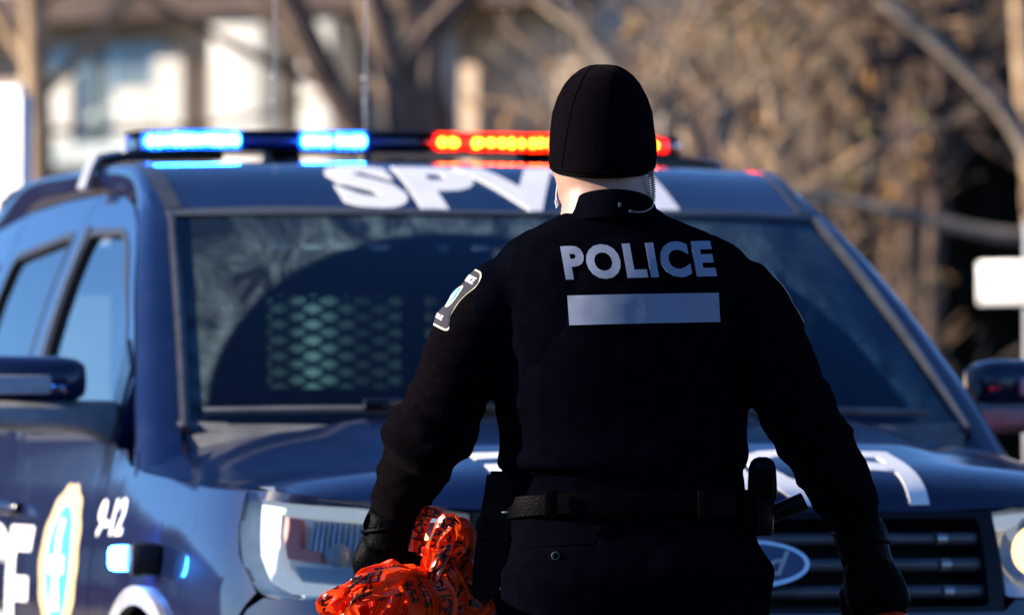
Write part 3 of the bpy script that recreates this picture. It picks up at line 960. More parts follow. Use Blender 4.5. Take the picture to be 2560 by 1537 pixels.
for u in (-0.74, -0.412, -0.055, 0.055, 0.42, 0.74):
    box_obj('partition_post', (u, 2.61, 1.45), (0.05 if abs(u) < 0.1 else 0.03, 0.03, 0.36), 'interior_dark', part, 0.004)
box_obj('partition_blackout', (-0.585, 2.60, 1.45), (0.31, 0.012, 0.36), 'interior_dark', part, 0.003)  # opaque panel added to keep this side dark, in place of a seat silhouette
box_obj('partition_rail', (0, 2.61, 1.64), (1.46, 0.03, 0.05), 'interior_dark', part, 0.004)
# diamond mesh of expanded metal: zig-zag strands
bm = bmesh.new()
PX, PZ = 0.078, 0.036
z = 1.29
k = 0
while z < 1.62:
    pts = []
    n = int(1.44 / (PX / 2))
    for i in range(n + 1):
        up = (i + k) % 2
        pts.append((-0.72 + i * PX / 2, 2.60, z + (PZ / 2 if up else 0)))
    add_tube(bm, pts, [(0.0055, 0.0075)] * len(pts), 4, True, up=(0, 1, 0))
    z += PZ / 2 + 0.0
    k += 1
bm_obj('partition_mesh', bm, 'interior_dark', part, False)
rows = []
for i in range(24):
    a = 2 * math.pi * i / 24
    c = Vector((0.40 + 0.185 * math.cos(a), 1.86 + 0.07 * math.sin(a), 1.10 + 0.17 * math.sin(a)))
    rows.append(c)
bm = bmesh.new()
add_tube(bm, rows + rows[:1], 0.014, 8, False)
add_box(bm, (0.40, 1.86, 1.09), (0.16, 0.04, 0.10), 0.02)
bm_obj('steering_wheel', bm, 'interior_dark', car)
box_obj('rear_view_mirror', (0.0, 1.86, 1.53), (0.24, 0.03, 0.06), 'interior_dark', car, 0.012)
bm = bmesh.new()
bmesh.ops.create_uvsphere(bm, u_segments=20, v_segments=12, radius=1.0)
bmesh.ops.scale(bm, vec=(0.10, 0.06, 0.075), verts=bm.verts)
bmesh.ops.translate(bm, vec=(-0.20, 1.62, 1.19), verts=bm.verts)
bm_obj('dash_console', bm, 'interior_grey', car)

# ---- light bar on the roof
LB_V, LB_W = 2.90, 1.858
def bar_plan(k):      # -1..1 -> (u, v, half depth): ends sweep back and taper
    u = 0.005 + 0.648 * k
    e_ = max(0, abs(k) - 0.72) / 0.28
    return u, LB_V + 0.06 * e_ * e_, 0.145 - 0.055 * e_ * e_
def bar_shell(name, k0, k1, w0, w1, mat, parent, grow=0.0, n=14, caps=True):
    rows = []
    for i in range(n + 1):
        k = k0 + (k1 - k0) * i / n
        u, v, d = bar_plan(k)
        d += grow
        h = (w1 - w0) / 2; c = (w0 + w1) / 2
        rows.append([(u, v + d * math.copysign(abs(math.cos(a)) ** 0.45, math.cos(a)), c + h * math.copysign(abs(math.sin(a)) ** 0.45, math.sin(a))) for a in [2*math.pi*j/24 for j in range(24)]])
    return loft_obj(name, rows, mat, parent, closed=True, caps=caps, sharp=50)
lightbar = bar_shell('lightbar', -1.0, 1.0, 1.834, 1.842, 'gloss_black', car)
bar_shell('lightbar_top', -1.0, 1.0, 1.8785, 1.884, 'gloss_black', lightbar)
bar_shell('lightbar_core', -0.97, 0.97, 1.842, 1.878, 'emblem_blue', lightbar, grow=-0.045)
bar_shell('blue_cover', -0.998, -0.01, 1.8425, 1.878, 'blue_lens', lightbar, grow=-0.004)
bar_shell('red_cover', 0.01, 0.998, 1.8425, 1.878, 'red_lens', lightbar, grow=-0.004)
def led(x, wid, mat, hh, dw=0.0):
    """one diode behind its round lens"""
    k = uk(x)
    u, v, d = bar_plan(k)
    bm = bmesh.new()
    bmesh.ops.create_uvsphere(bm, u_segments=12, v_segments=8, radius=0.5)
    bmesh.ops.scale(bm, vec=(wid, 0.014, hh), verts=bm.verts)
    bmesh.ops.translate(bm, vec=(u, v - d + 0.026, 1.8605 + dw), verts=bm.verts)
    bm_obj('led', bm, mat, lightbar)
def uk(x): return ((x - 1014) / 1041.0) / 0.648
def glow(x0, x1, mat):
    n = 6
    rows = []
    for i in range(n + 1):
        u, v, d = bar_plan(uk(x0 + (x1 - x0) * i / n))
        rows.append([(u, v - d + 0.030, 1.8445), (u, v - d + 0.030, 1.8765)])
    solid_strip('lens_glow', rows, (0, 0.006, 0), mat, lightbar)  # glowing backing added behind the diodes to give the covers a coloured halo
lr = random.Random(4)
for x in (368, 385, 402, 420, 437, 454, 471, 489, 506, 523, 541, 557): led(x, 0.020, 'led_blue', 0.026 + lr.uniform(-0.003, 0.004), lr.uniform(-0.001, 0.001))
for x in (732, 750, 768, 784, 812, 830, 849, 866): led(x, 0.019, 'led_blue', 0.024 + lr.uniform(-0.004, 0.004), lr.uniform(-0.001, 0.001))
for x, wd in ((1066, 0.022), (1090, 0.015), (1098, 0.016), (1150, 0.020), (1160, 0.018), (1187, 0.022), (1214, 0.020), (1238, 0.017), (1262, 0.015), (1290, 0.016), (1310, 0.018), (1334, 0.020), (1370, 0.018), (1400, 0.018), (1440, 0.018), (1470, 0.018), (1510, 0.02), (1540, 0.018), (1575, 0.020), (1592, 0.022), (1606, 0.018)):
    led(x, wd, 'led_red', 0.022 + lr.uniform(-0.004, 0.004), lr.uniform(-0.002, 0.002))
glow(352, 572, 'glow_blue'); glow(716, 880, 'glow_blue'); glow(1046, 1650, 'glow_red')
for s in (-1, 1):
    rows = [[(s * u, LB_V - 0.06, z), (s * u, LB_V + 0.06, z)] for u, z in ((0.45, 1.838), (0.58, 1.836), (0.68, 1.832), (0.722, 1.822), (0.738, 1.806))]
    ft = solid_strip('lightbar_foot', rows, (0, 0, -0.022), 'gloss_black', lightbar)
    solid_strip('foot_strap', [[(s * u, LB_V - 0.05, z), (s * u, LB_V + 0.05, z)] for u, z in ((0.690, 1.836), (0.740, 1.828), (0.757, 1.796), (0.772, 1.752))], (-s * 0.008, 0, -0.006), 'silver_paint', lightbar)
    box_obj('bar_mount', (s * 0.30, LB_V, 1.818), (0.07, 0.12, 0.036), 'gloss_black', lightbar, 0.01)
# whip aerials behind the bar
for u, v, h in ((-0.234, 3.3, 0.62), (-0.007, 3.32, 0.95)):
    base = roof_w(u, v)
    an = tube_obj('aerial', [(u, v, base), (u, v, base + 0.10), (u + 0.003, v, base + h * 0.5), (u + 0.001, v, base + h)], [0.0024, 0.0016, 0.0013, 0.0010], 'aerial_metal', car, 6)
    coil = [(u + 0.006 * math.cos(a * 1.0), v + 0.006 * math.sin(a), base + 0.13 + 0.10 * a / (14 * math.pi)) for a in [i * math.pi / 4 for i in range(56)]]
    tube_obj('aerial_coil', coil, 0.0012, 'aerial_metal', an, 4)
    bm = bmesh.new()
    bmesh.ops.create_cone(bm, cap_ends=True, segments=16, radius1=0.022, radius2=0.010, depth=0.05, matrix=Matrix.Translation((u, v, base + 0.022)))
    bm_obj('aerial_base', bm, 'black_plastic', an)

# ================================================================== the officer, seen from behind
plain('jacket_cloth', (0.0014, 0.0016, 0.0036), 0.9, var=0.25, scale=40, bump=0.25, bscale=900, spec=0.0)
plain('fleece', (0.0023, 0.0017, 0.0027), 0.95, var=0.35, scale=120, bump=0.5, bscale=700, sheen=0.012, spec=0.0)
plain('knit', (0.0024, 0.0017, 0.0029), 0.95, var=0.25, scale=90, bump=0.4, bscale=1200, sheen=0.012, spec=0.0)
plain('trouser_cloth', (0.0014, 0.0016, 0.0036), 0.85, var=0.2, scale=60, bump=0.2, bscale=900, spec=0.0)
plain('leather', (0.0011, 0.0012, 0.0017), 0.45, var=0.3, scale=50, bump=0.3, bscale=260, spec=0.02)
plain('hard_plastic', (0.0022, 0.0025, 0.0036), 0.25, bump=0.1, bscale=300, spec=0.08)
plain('reflective_cloth', (0.15, 0.19, 0.28), 0.6, var=0.05, scale=60, bump=0.08, bscale=1500)
plain('cream_thread', (0.62, 0.56, 0.40), 0.8, var=0.2, scale=500)
plain('white_thread', (0.75, 0.78, 0.85), 0.8, var=0.1, scale=400)
plain('navy_thread', (0.006, 0.007, 0.016), 0.85)
plain('blue_thread', (0.04, 0.33, 0.62), 0.8)
plain('mask_cloth', (0.72, 0.78, 0.85), 0.9)
plain('coil_plastic', (0.20, 0.17, 0.16), 0.3)
plain('snap_metal', (0.10, 0.12, 0.15), 0.4, metal=0.8)
m, nt, b = nodes_of('skin')
setin(b, Base_Color=(0.56, 0.33, 0.25, 1), Roughness=0.5)
b.inputs['Subsurface Weight'].default_value = 0.25
b.inputs['Subsurface Radius'].default_value = (0.012, 0.005, 0.003)
tc = nt.nodes.new('ShaderNodeTexCoord'); n1 = nt.nodes.new('ShaderNodeTexNoise'); r1 = nt.nodes.new('ShaderNodeValToRGB')
n1.inputs['Scale'].default_value = 45; n1.inputs['Detail'].default_value = 6
r1.color_ramp.elements[0].color = (0.28, 0.15, 0.105, 1); r1.color_ramp.elements[1].color = (0.37, 0.21, 0.155, 1)
nt.links.new(tc.outputs['Object'], n1.inputs['Vector']); nt.links.new(n1.outputs['Fac'], r1.inputs['Fac']); nt.links.new(r1.outputs['Color'], b.inputs['Base Color'])

DSC = 1.0356
def world_at(x, y, Y):
    """drawing point measured on the photograph (2472 wide) at depth Y -> world"""
    a = (x * DSC - PW / 2) / FPX
    bb = -(y * DSC - PH / 2) / FPX
    c, s = math.cos(TILT), math.sin(TILT)
    d = Vector((a, c - bb * s, s + bb * c))
    k = Y / d.y
    return Vector((d.x * k, Y, CAM_H + d.z * k))
PY = 11.5
PX0 = world_at(1505, 900, PY).x
person = empty('person', (PX0, PY, 0.0))
tag(person, 'person in black police uniform and knit cap standing with their back to the camera', 'person')
def o_(x, y, dy=0.0):
    """local point of the officer: measured x, y, and metres forward (away from the camera)"""
    p = world_at(x, y, PY + dy)
    return p - Vector((PX0, PY, 0))
PXM = DSC * PY / FPX      # metres per drawing unit at the officer

def add_ring_loft(bm, rings):
    vr = [[bm.verts.new(p) for p in r] for r in rings]
    n = len(vr[0])
    for a, b2 in zip(vr, vr[1:]):
        for k in range(n):
            bm.faces.new((a[k], a[(k+1) % n], b2[(k+1) % n], b2[k]))
    bm.faces.new(list(reversed(vr[0])))
    bm.faces.new(vr[-1])

def ell_ring(c, rx, ry, n=28, e=2.0, tilt=0.0):
    out = []
    for k in range(n):
        a = 2 * math.pi * k / n
        ca, sa = math.cos(a), math.sin(a)
        x = rx * math.copysign(abs(ca) ** (2 / e), ca); y = ry * math.copysign(abs(sa) ** (2 / e), sa)
        out.append(Vector((c.x + x, c.y + y, c.z + tilt * y)))
    return out

def dense_rows(st, per=4):
    cols = [catmull([(a, b2, c) for a, b2, c in [(s[0], s[1], s[2]) for s in st]], per), catmull([(s[3], s[4], 0) for s in st], per)]
    return [(p.x, p.y, p.z, q.x, q.y) for p, q in zip(*cols)]

def fuse(name, bms, voxel, smooth_it, mat, parent, disp=None, keep=False):
    """voxel-join closed shapes into one continuous skin, smooth it and press folds into it"""
    me = bpy.data.meshes.new('tmp')
    bmesh.ops.recalc_face_normals(bms, faces=bms.faces)
    bms.to_mesh(me); bms.free()
    ob = bpy.data.objects.new('tmp', me)
    COL.objects.link(ob)
    md = ob.modifiers.new('r', 'REMESH'); md.mode = 'VOXEL'; md.voxel_size = voxel; md.adaptivity = 0
    if smooth_it:
        m2 = ob.modifiers.new('s', 'SMOOTH'); m2.factor = 0.5; m2.iterations = smooth_it
    dg = bpy.context.evaluated_depsgraph_get()
    me2 = bpy.data.meshes.new_from_object(ob.evaluated_get(dg))
    bpy.data.objects.remove(ob); bpy.data.meshes.remove(me)
    me2.materials.clear()
    if disp:
        nrm = [v.normal.copy() for v in me2.vertices]
        for v, n in zip(me2.vertices, nrm):
            v.co += n * disp(v.co)
    me2.name = name
    me2.update()
    return link_mesh(name, me2, mat, parent, True, None)

# ---- torso and sleeves measured off the outline: (y, left, right, half depth, depth centre)
TORSO = [(500, 1388, 1582, 0.060, 0.000), (520, 1352, 1608, 0.072, 0.000), (545, 1302, 1662, 0.088, 0.000), (575, 1246, 1735, 0.100, 0.005), (605, 1208, 1788, 0.112, 0.01), (650, 1190, 1822, 0.122, 0.012),
         (720, 1186, 1828, 0.130, 0.015), (800, 1186, 1820, 0.134, 0.02), (900, 1188, 1812, 0.135, 0.02), (985, 1196, 1804, 0.133, 0.02), (1050, 1208, 1800, 0.132, 0.015), (1110, 1212, 1796, 0.132, 0.01), (1150, 1215, 1795, 0.130, 0.01)]
def torso_rings(grow=0.0, y0=0, y1=9999, e=2.6):
    st = []
    for y, l, r, hd, dc in TORSO:
        if y0 <= y <= y1:
            c = o_((l + r) / 2, y)
            st.append((c.x, c.y + dc, c.z, (r - l) / 2 * PXM + grow, hd + grow))
    return [ell_ring(Vector((a, b2, c)), rx, ry, 32, e) for a, b2, c, rx, ry in dense_rows(st, 3)]
ARM_L = [(1246, 676, 0.005, 84), (1212, 724, 0.0, 99), (1138, 820, -0.01, 98), (1082, 952, -0.02, 96), (1040, 1046, -0.02, 106), (1002, 1112, 0.0, 92), (978, 1176, 0.02, 76), (955, 1232, 0.04, 62), (948, 1262, 0.05, 58)]
ARM_R = [(1760, 674, 0.005, 84), (1790, 722, 0.0, 98), (1851, 818, -0.01, 96), (1901, 940, -0.02, 94), (1958, 1046, -0.02, 95), (1993, 1104, -0.005, 92), (2024, 1160, 0.01, 84), (2046, 1212, 0.02, 78), (2064, 1258, 0.03, 62), (2072, 1285, 0.035, 58)]
def arm_tube(bm, arm, grow=0.0, seg=20):
    pts = catmull([o_(x, y, dy) for x, y, dy, r in arm], 4)
    rad = [p.x for p in catmull([(r * PXM + grow, 0, 0) for x, y, dy, r in arm], 4)]
    add_tube(bm, pts, rad, seg, True)
arm_axis = [catmull([o_(x, y, dy) for x, y, dy, r in A], 4) for A in (ARM_L, ARM_R)]
def cloth_folds(co):
    # how far along a sleeve, for rings of folds at the elbow and cuff
    d = 0.0
    best = 9; k_ = 0
    for A in arm_axis:
        for i, p in enumerate(A):
            q = (co - p).length_squared
            if q < best: best, k_ = q, i / len(A)
    if best < 0.0075 and k_ > 0.12:
        amp = 0.0050 + 0.008 * math.exp(-((k_ - 0.55) / 0.14) ** 2) + 0.0055 * smooth01(0.70, 0.9, k_)
        d += amp * noise.noise(Vector((co.x * 9, co.y * 9, co.z * 34 + co.x * 14)))
        d += 0.4 * amp * noise.noise(Vector((co.x * 30, co.y * 30, co.z * 60)))
    else:
        d += 0.0035 * noise.noise(Vector((co.x * 7, co.y * 7, co.z * 13))) + 0.0015 * noise.noise(co * 30)
    return d
bm = bmesh.new()
add_ring_loft(bm, torso_rings())
arm_tube(bm, ARM_L); arm_tube(bm, ARM_R)
jacket = fuse('jacket', bm, 0.0075, 6, 'jacket_cloth', person, cloth_folds)
jacket.data.materials.append(MATS['fleece'])
for p in jacket.data.polygons:       # the sleeves are of rougher cloth
    c = p.center
    if min(min((c - q).length_squared for q in A[4:]) for A in arm_axis) < 0.0095 and (c.x < o_(1150, 800).x or c.x > o_(1862, 800).x):
        p.material_index = 1

# ---- body under the clothes: one continuous figure
HX = 1454
bm = bmesh.new()
HEAD_ST = []
hc = o_(HX, 332, 0.015)
rings = []
for z, rx, ry, dy in ((0.118, 0.02, 0.025, 0.0), (0.110, 0.045, 0.055, 0.0), (0.09, 0.063, 0.080, 0.0), (0.05, 0.074, 0.096, 0.0), (0.0, 0.077, 0.098, 0.0), (-0.04, 0.075, 0.095, 0.004), (-0.08, 0.070, 0.088, 0.010), (-0.105, 0.062, 0.075, 0.022), (-0.125, 0.050, 0.056, 0.040), (-0.135, 0.03, 0.03, 0.05)):
    rings.append(ell_ring(hc + Vector((-0.012 * max(0, -z) / 0.12, dy, z - 0.004)), rx, ry, 24, 2.2))
add_ring_loft(bm, list(reversed(rings)))
npts = [o_(1462, 400, 0.01), o_(1464, 440, 0.0), o_(1464, 480, -0.005), o_(1470, 540, -0.01)]
add_tube(bm, npts, [(0.070, 0.066), (0.0735, 0.067), (0.076, 0.068), (0.085, 0.07)], 20, True, up=(0, 1, 0))
# jaw and cheek turned a little to the left
add_tube(bm, [o_(1392, 410, 0.06), o_(1400, 455, 0.065), o_(1420, 505, 0.06)], [0.036, 0.036, 0.028], 12)
for s, ex in ((-1, 1352), (1, 1560)):          # ears
    c = o_(ex, 380, 0.02)
    add_tube(bm, [c + Vector((s * 0.002, 0.012, 0.025)), c + Vector((s * 0.008, 0, 0.012)), c + Vector((s * 0.009, -0.004, -0.012)), c + Vector((s * 0.003, 0.006, -0.034))], [0.008, 0.012, 0.011, 0.007], 8)
c = o_(1436, 345, 0.125)                         # nose
add_tube(bm, [c + Vector((0, -0.01, 0.03)), c + Vector((-0.002, 0.006, 0.0)), c + Vector((-0.002, 0.0, -0.012))], [0.008, 0.014, 0.012], 8)
for ex in (1392, 1472):                          # brows
    c = o_(ex, 305, 0.108)
    add_tube(bm, [c + Vector((-0.014, -0.006, 0)), c, c + Vector((0.014, -0.003, 0))], 0.008, 8)
for yy, rr in ((372, 0.0065), (384, 0.007)):     # lips
    add_tube(bm, [o_(1410, yy, 0.108), o_(1432, yy, 0.118), o_(1456, yy, 0.112)], [0.004, rr, 0.004], 8)
add_ring_loft(bm, torso_rings(-0.016, 520))
def thin(A): return [(x, y, dy, r - 20) for x, y, dy, r in A]
arm_tube(bm, thin(ARM_L)); arm_tube(bm, thin(ARM_R))
hip_z = o_(1500, 1400).z
LEGS = []
for s, xs in ((-1, (1385, 1372, 1365)), (1, (1672, 1690, 1700))):
    top = o_(xs[0], 1390)
    knee = Vector((o_(xs[1], 1500).x, 0.02, 0.50))
    ank = Vector((o_(xs[2], 1500).x, -0.02, 0.10))
    LEGS.append((top, knee, ank))
    add_tube(bm, [top, top.lerp(knee, 0.5), knee, knee.lerp(ank, 0.4) + Vector((0, -0.015, 0)), ank, ank + Vector((0, 0, -0.06))], [0.095, 0.08, 0.06, 0.062, 0.042, 0.04], 14)
    add_tube(bm, [ank + Vector((0, -0.03, -0.055)), ank + Vector((0, 0.08, -0.06)), ank + Vector((0, 0.17, -0.07))], [0.038, 0.042, 0.03], 10)
add_ring_loft(bm, [ell_ring(o_(1508, y) + Vector((0, 0.01, 0)), rx, 0.105, 20, 2.4) for y, rx in ((1460, 0.15), (1400, 0.19), (1300, 0.185), (1200, 0.17), (1120, 0.17))])
body = fuse('body', bm, 0.007, 3, 'skin', person)

# ---- cap
def cap_ring(y_side, half, depth, y_back=None):
    out = []
    n = 40
    for k in range(n):
        a = 2 * math.pi * k / n
        ca, sa = math.cos(a), math.sin(a)
        yb = y_side if y_back is None else y_side + (y_back - y_side) * max(0, -sa) ** 1.2 - (y_back - y_side) * 0.9 * max(0, sa)
        p = o_(1455 + half * math.copysign(abs(ca) ** 0.92, ca), yb)
        wob = 1 + 0.006 * noise.noise(Vector((ca * 2, sa * 2, y_side * 0.02)))
        p.x += 0.0022 * noise.noise(Vector((ca * 1.6, sa * 1.6, y_side * 0.025))) + 0.0012 * noise.noise(Vector((ca * 4, sa * 4, y_side * 0.06)))
        p.z += 0.002 * noise.noise(Vector((ca * 2.2, sa * 2.2, 3.0)))
        out.append(Vector((p.x, 0.015 + depth * sa * wob, p.z)))
    return out
CAP = [(156.5, 20, 0.022), (160, 39, 0.043), (168, 55, 0.058), (183, 75, 0.076), (203, 92, 0.089), (235, 110, 0.100), (270, 121, 0.1065), (310, 126.5, 0.109), (345, 130, 0.111), (372, 131, 0.112)]
cr = [cap_ring(*c) for c in CAP] + [cap_ring(392, 131, 0.112, 406), cap_ring(404, 127.5, 0.110, 421), cap_ring(412, 121, 0.106, 431), cap_ring(416, 114, 0.101, 436), cap_ring(412, 109, 0.097, 434), cap_ring(400, 106, 0.095, 424)]
cap = loft_obj('knit_cap', [list(r) for r in cr], 'knit', person, closed=True, sharp=60)
bmc = bmesh.new(); bmc.from_mesh(cap.data)
top_vs = bmc.verts[:40] if False else [v for v in bmc.verts if v.index < 40]
bmc.verts.ensure_lookup_table()
bmc.faces.new([bmc.verts[i] for i in range(40)])
bmesh.ops.recalc_face_normals(bmc, faces=bmc.faces)
bmc.to_mesh(cap.data); bmc.free()
def cap_line(k0, k1, i0, i1, lift=0.0006):
    pts = []
    for j in range(i0, i1):
        t = (j - i0) / (i1 - 1 - i0)
        k = k0 + (k1 - k0) * t
        a, b2 = int(k) % 40, (int(k) + 1) % 40
        p = cr[j][a].lerp(cr[j][b2], k - int(k))
        ctr = Vector((o_(1455, 300).x, 0.015, p.z))
        pts.append(p + (p - ctr).normalized() * lift)
    return pts
for k0, k1 in ((27.0, 24.6), (33.5, 34.5), (13, 13.5), (6.5, 5.5)):
    tube_obj('cap_seam', catmull(cap_line(k0, k1, 1, 12), 3), 0.0007, 'knit', cap, 6)
tube_obj('cap_hem', catmull([p + (p - Vector((o_(1455, 300).x, 0.015, p.z))).normalized() * 0.0004 for p in cr[11]], 2, closed=True) + [cr[11][0]], 0.0012, 'knit', cap, 6)

# ---- collar
rows = []
NC = 36
for k in range(NC):
    a = 2 * math.pi * k / NC
    ca, sa = math.cos(a), math.sin(a)
    back = max(0, -sa)
    cx = 1478
    top_y = 505 - 44 * back ** 0.7 + 6 * ca * 0 + (10 if sa > 0 else 0)
    bot_y = 548 - 20 * back + (10 if sa > 0 else 0)
    def cp(half, y, dep, ddy): 
        p = o_(cx + half * ca, y)
        return (p.x, -0.005 + dep * sa + ddy, p.z)
    rows.append([cp(122, bot_y, 0.094, 0), cp(112, (top_y + bot_y) / 2, 0.088, 0), cp(105, top_y + 4, 0.084, 0), cp(102, top_y, 0.081, 0), cp(98, top_y + 4, 0.077, 0), cp(100, bot_y, 0.078, 0)])
rows.append(rows[0])
collar = loft_obj('collar', rows, 'jacket_cloth', jacket, sharp=60)

# ---- vest over the jacket back and chest
bm = bmesh.new()
VEST = [(566, 1318, 1672, 0.094, 0.002), (585, 1296, 1694, 0.106, 0.005), (620, 1290, 1716, 0.120, 0.01), (680, 1280, 1735, 0.1335, 0.0135), (760, 1262, 1752, 0.1405, 0.0175), (850, 1228, 1782, 0.1425, 0.02), (930, 1200, 1806, 0.142, 0.02), (985, 1193, 1809, 0.141, 0.02), (1050, 1207, 1804, 0.1395, 0.015), (1092, 1206, 1808, 0.141, 0.01), (1118, 1200, 1803, 0.144, 0.01), (1134, 1210, 1796, 0.142, 0.01)]
st = []
for y, l, r, hd, dc in VEST:
    c = o_((l + r) / 2, y)
    st.append((c.x, c.y + dc, c.z, (r - l) / 2 * PXM, hd))
add_ring_loft(bm, [ell_ring(Vector((a, b2, c)), rx, ry, 40, 2.6) for a, b2, c, rx, ry in dense_rows(st, 3)])
vest = fuse('vest', bm, 0.006, 3, 'jacket_cloth', person, lambda co: 0.0028 * noise.noise(Vector((co.x * 6, co.y * 6, co.z * 11))) + 0.0012 * noise.noise(co * 26))

dg = bpy.context.evaluated_depsgraph_get()
def bvh_of(*obs):
    vs, fs = [], []
    for ob in obs:
        n = len(vs)
        vs += [v.co.copy() for v in ob.data.vertices]
        fs += [[i + n for i in p.vertices] for p in ob.data.polygons]
    return BVHTree.FromPolygons(vs, fs)
back_bvh = bvh_of(jacket, vest)
def onto(bvh, p, d, lift):
    h, n, i, dist = bvh.ray_cast(p - d * 0.4, d, 1.0)
    if h is None: return p
    return h - d * lift
def quad_map(TL, TR, BR, BL):
    def g(a, b2):
        t = Vector(TL).lerp(Vector(TR), a); q = Vector(BL).lerp(Vector(BR), a)
        return q.lerp(t, b2)
    return g
def back_decal(quad, lift=0.0028):
    g = quad_map(*quad)
    def f(a, b2):
        xy = g(a, b2)
        p = o_(xy.x, xy.y)
        return onto(back_bvh, p, Vector((0, 1, 0)), lift)
    return f
bm = text_bm('POLICE', 1.0, 1.0, 0.048, 0.0, 1.16)
grid_cut(bm, 0.05, 0.2); bm.normal_update()
map_bm('back_lettering', bm, back_decal([(1351, 598), (1712, 583), (1727, 671), (1365, 680)]), 'reflective_cloth', vest, thick=0.001)
sheet('reflective_strip', [[(0, 0), (1, 0), (1, 1), (0, 1)]], back_decal([(1368, 717), (1731, 710), (1735, 779.5), (1373, 788)]), 'reflective_cloth', vest, res=0.04, resb=0.2, thick=0.001)

# shoulder patches
def patch_outline(k=1.0, n=9):
    prof = [(1.0, 0.0), (1.0, 0.45), (0.985, 0.70), (0.93, 0.92), (0.84, 1.0), (0.74, 0.96), (0.60, 0.78), (0.40, 0.66), (0.25, 0.70), (0.12, 0.86), (0.05, 0.98), (0.0, 0.90), (-0.012, 0.5), (-0.012, 0.0)]
    c = catmull([(a, b2, 0) for a, b2 in prof], 3)
    r = [(p.y, p.x) for p in c]
    full = r + [(-x, y) for x, y in reversed(r)][1:-1]
    return [(x * k, 0.5 + (y - 0.5) * (1 - (1 - k) * 0.8)) for x, y in full]
def make_patch(base, upv, nrm, hw, hh, bvh):
    e2 = Vector(upv).normalized()
    nrm = Vector(nrm); nrm = (nrm - e2 * nrm.dot(e2)).normalized()
    e1 = e2.cross(nrm)
    if e1.y > 0 and False: e1 = -e1
    def f(lift):
        def g(a, b2):
            ang = a * hw / 0.062                      # wrap round the arm
            d = (nrm * math.cos(ang) + e1 * math.sin(ang))
            p = base + e2 * ((b2 - 0.5) * hh)
            h, n, i, dist = bvh.ray_cast(p + d * 0.3, -d, 0.6)
            q = h if h is not None else p + d * 0.065
            return q + d * lift
        return g
    pt = sheet('shoulder_patch', [patch_outline(1.0)], f(0.0018), 'cream_thread', jacket, res=0.22, resb=0.12, thick=0.0015)
    sheet('patch_field', [patch_outline(0.935)], f(0.0026), 'navy_thread', jacket, res=0.22, resb=0.12, thick=0.0008)
    n = 28
    ov1 = [(0.40 * math.cos(2*math.pi*k/n), 0.50 + 0.20 * math.sin(2*math.pi*k/n)) for k in range(n)]
    ov2 = [(0.30 * math.cos(2*math.pi*k/n), 0.50 + 0.155 * math.sin(2*math.pi*k/n)) for k in range(n)]
    sheet('patch_crest', [ov1], f(0.0034), 'cream_thread', jacket, res=0.15, thick=0.0008)
    sheet('patch_shield', [ov2], f(0.0040), 'blue_thread', jacket, res=0.15, thick=0.0006)
    sheet('patch_figure', [[(-0.08, 0.60), (0.10, 0.61), (0.08, 0.52), (0.20, 0.50), (0.18, 0.45), (0.10, 0.44), (0.14, 0.37), (-0.14, 0.37), (-0.10, 0.44), (-0.2, 0.46), (-0.18, 0.51), (-0.07, 0.52)]], f(0.0046), 'white_thread', jacket, res=0.15, thick=0.0006)
    for txt, w, h, y0 in (('POLICE', 1.45, 0.115, 0.775), ('VILLE', 0.9, 0.07, 0.10)):
        bm = text_bm(txt, w, h, 0.03)
        grid_cut(bm, 0.1, 0.1); bm.normal_update()
        map_bm('patch_lettering', bm, (lambda g, w=w, y0=y0: (lambda x, y: g(x - w / 2, y0 + y)))(f(0.0036)), 'white_thread', jacket, thick=0.0006)
jb = bvh_of(jacket)
make_patch(o_(1142, 742, -0.003), (0.50, 0.0, 0.865), (-0.84, -0.52, 0.10), 0.046, 0.116, jb)
make_patch(o_(1838, 742, -0.003), (-0.50, 0.0, 0.865), (0.93, 0.42, 0.10), 0.046, 0.116, jb)
# shoulder straps
for x0, y0, x1, y1 in ((1205, 618, 1280, 574), (1795, 622, 1722, 584)):
    rows = []
    for i in range(7):
        t = i / 6
        x = x0 + (x1 - x0) * t; y = y0 + (y1 - y0) * t
        r = []
        for dy in (-0.022, 0.0, 0.022):
            p = o_(x, y, dy)
            h, n, ii, dd = jb.ray_cast(p + Vector((0, 0, 0.2)), Vector((0, 0, -1)), 0.5)
            r.append((h if h is not None else p) + Vector((0, 0, 0.0012)))
        rows.append(r)
    solid_strip('shoulder_strap', rows, (0, 0, -0.003), 'jacket_cloth', jacket)

# ---- trousers, belt and what hangs on it
bm = bmesh.new()
HIPS = [(1130, 1226, 1792, 0.118, 0.0), (1200, 1228, 1800, 0.124, 0.0), (1262, 1226, 1815, 0.128, -0.004), (1330, 1218, 1838, 0.134, -0.012), (1385, 1208, 1846, 0.138, -0.014), (1440, 1202, 1838, 0.136, -0.008), (1500, 1200, 1832, 0.126, 0.0), (1560, 1215, 1826, 0.11, 0.0)]
st = []
for y, l, r, hd, dc in HIPS:
    c = o_((l + r) / 2, y)
    st.append((c.x, c.y + dc, c.z, (r - l) / 2 * PXM, hd))
add_ring_loft(bm, [ell_ring(Vector((a, b2, c)), rx, ry, 32, 2.5) for a, b2, c, rx, ry in dense_rows(st, 3)])
for (top, knee, ank), s in zip(LEGS, (-1, 1)):
    add_tube(bm, catmull([top + Vector((s * 0.012, -0.005, 0.02)), top.lerp(knee, 0.5), knee, knee.lerp(ank, 0.5) + Vector((0, -0.012, 0)), ank + Vector((0, 0, 0.02))], 4),
             [p.x for p in catmull([(0.128, 0, 0), (0.112, 0, 0), (0.088, 0, 0), (0.082, 0, 0), (0.075, 0, 0)], 4)], 18)
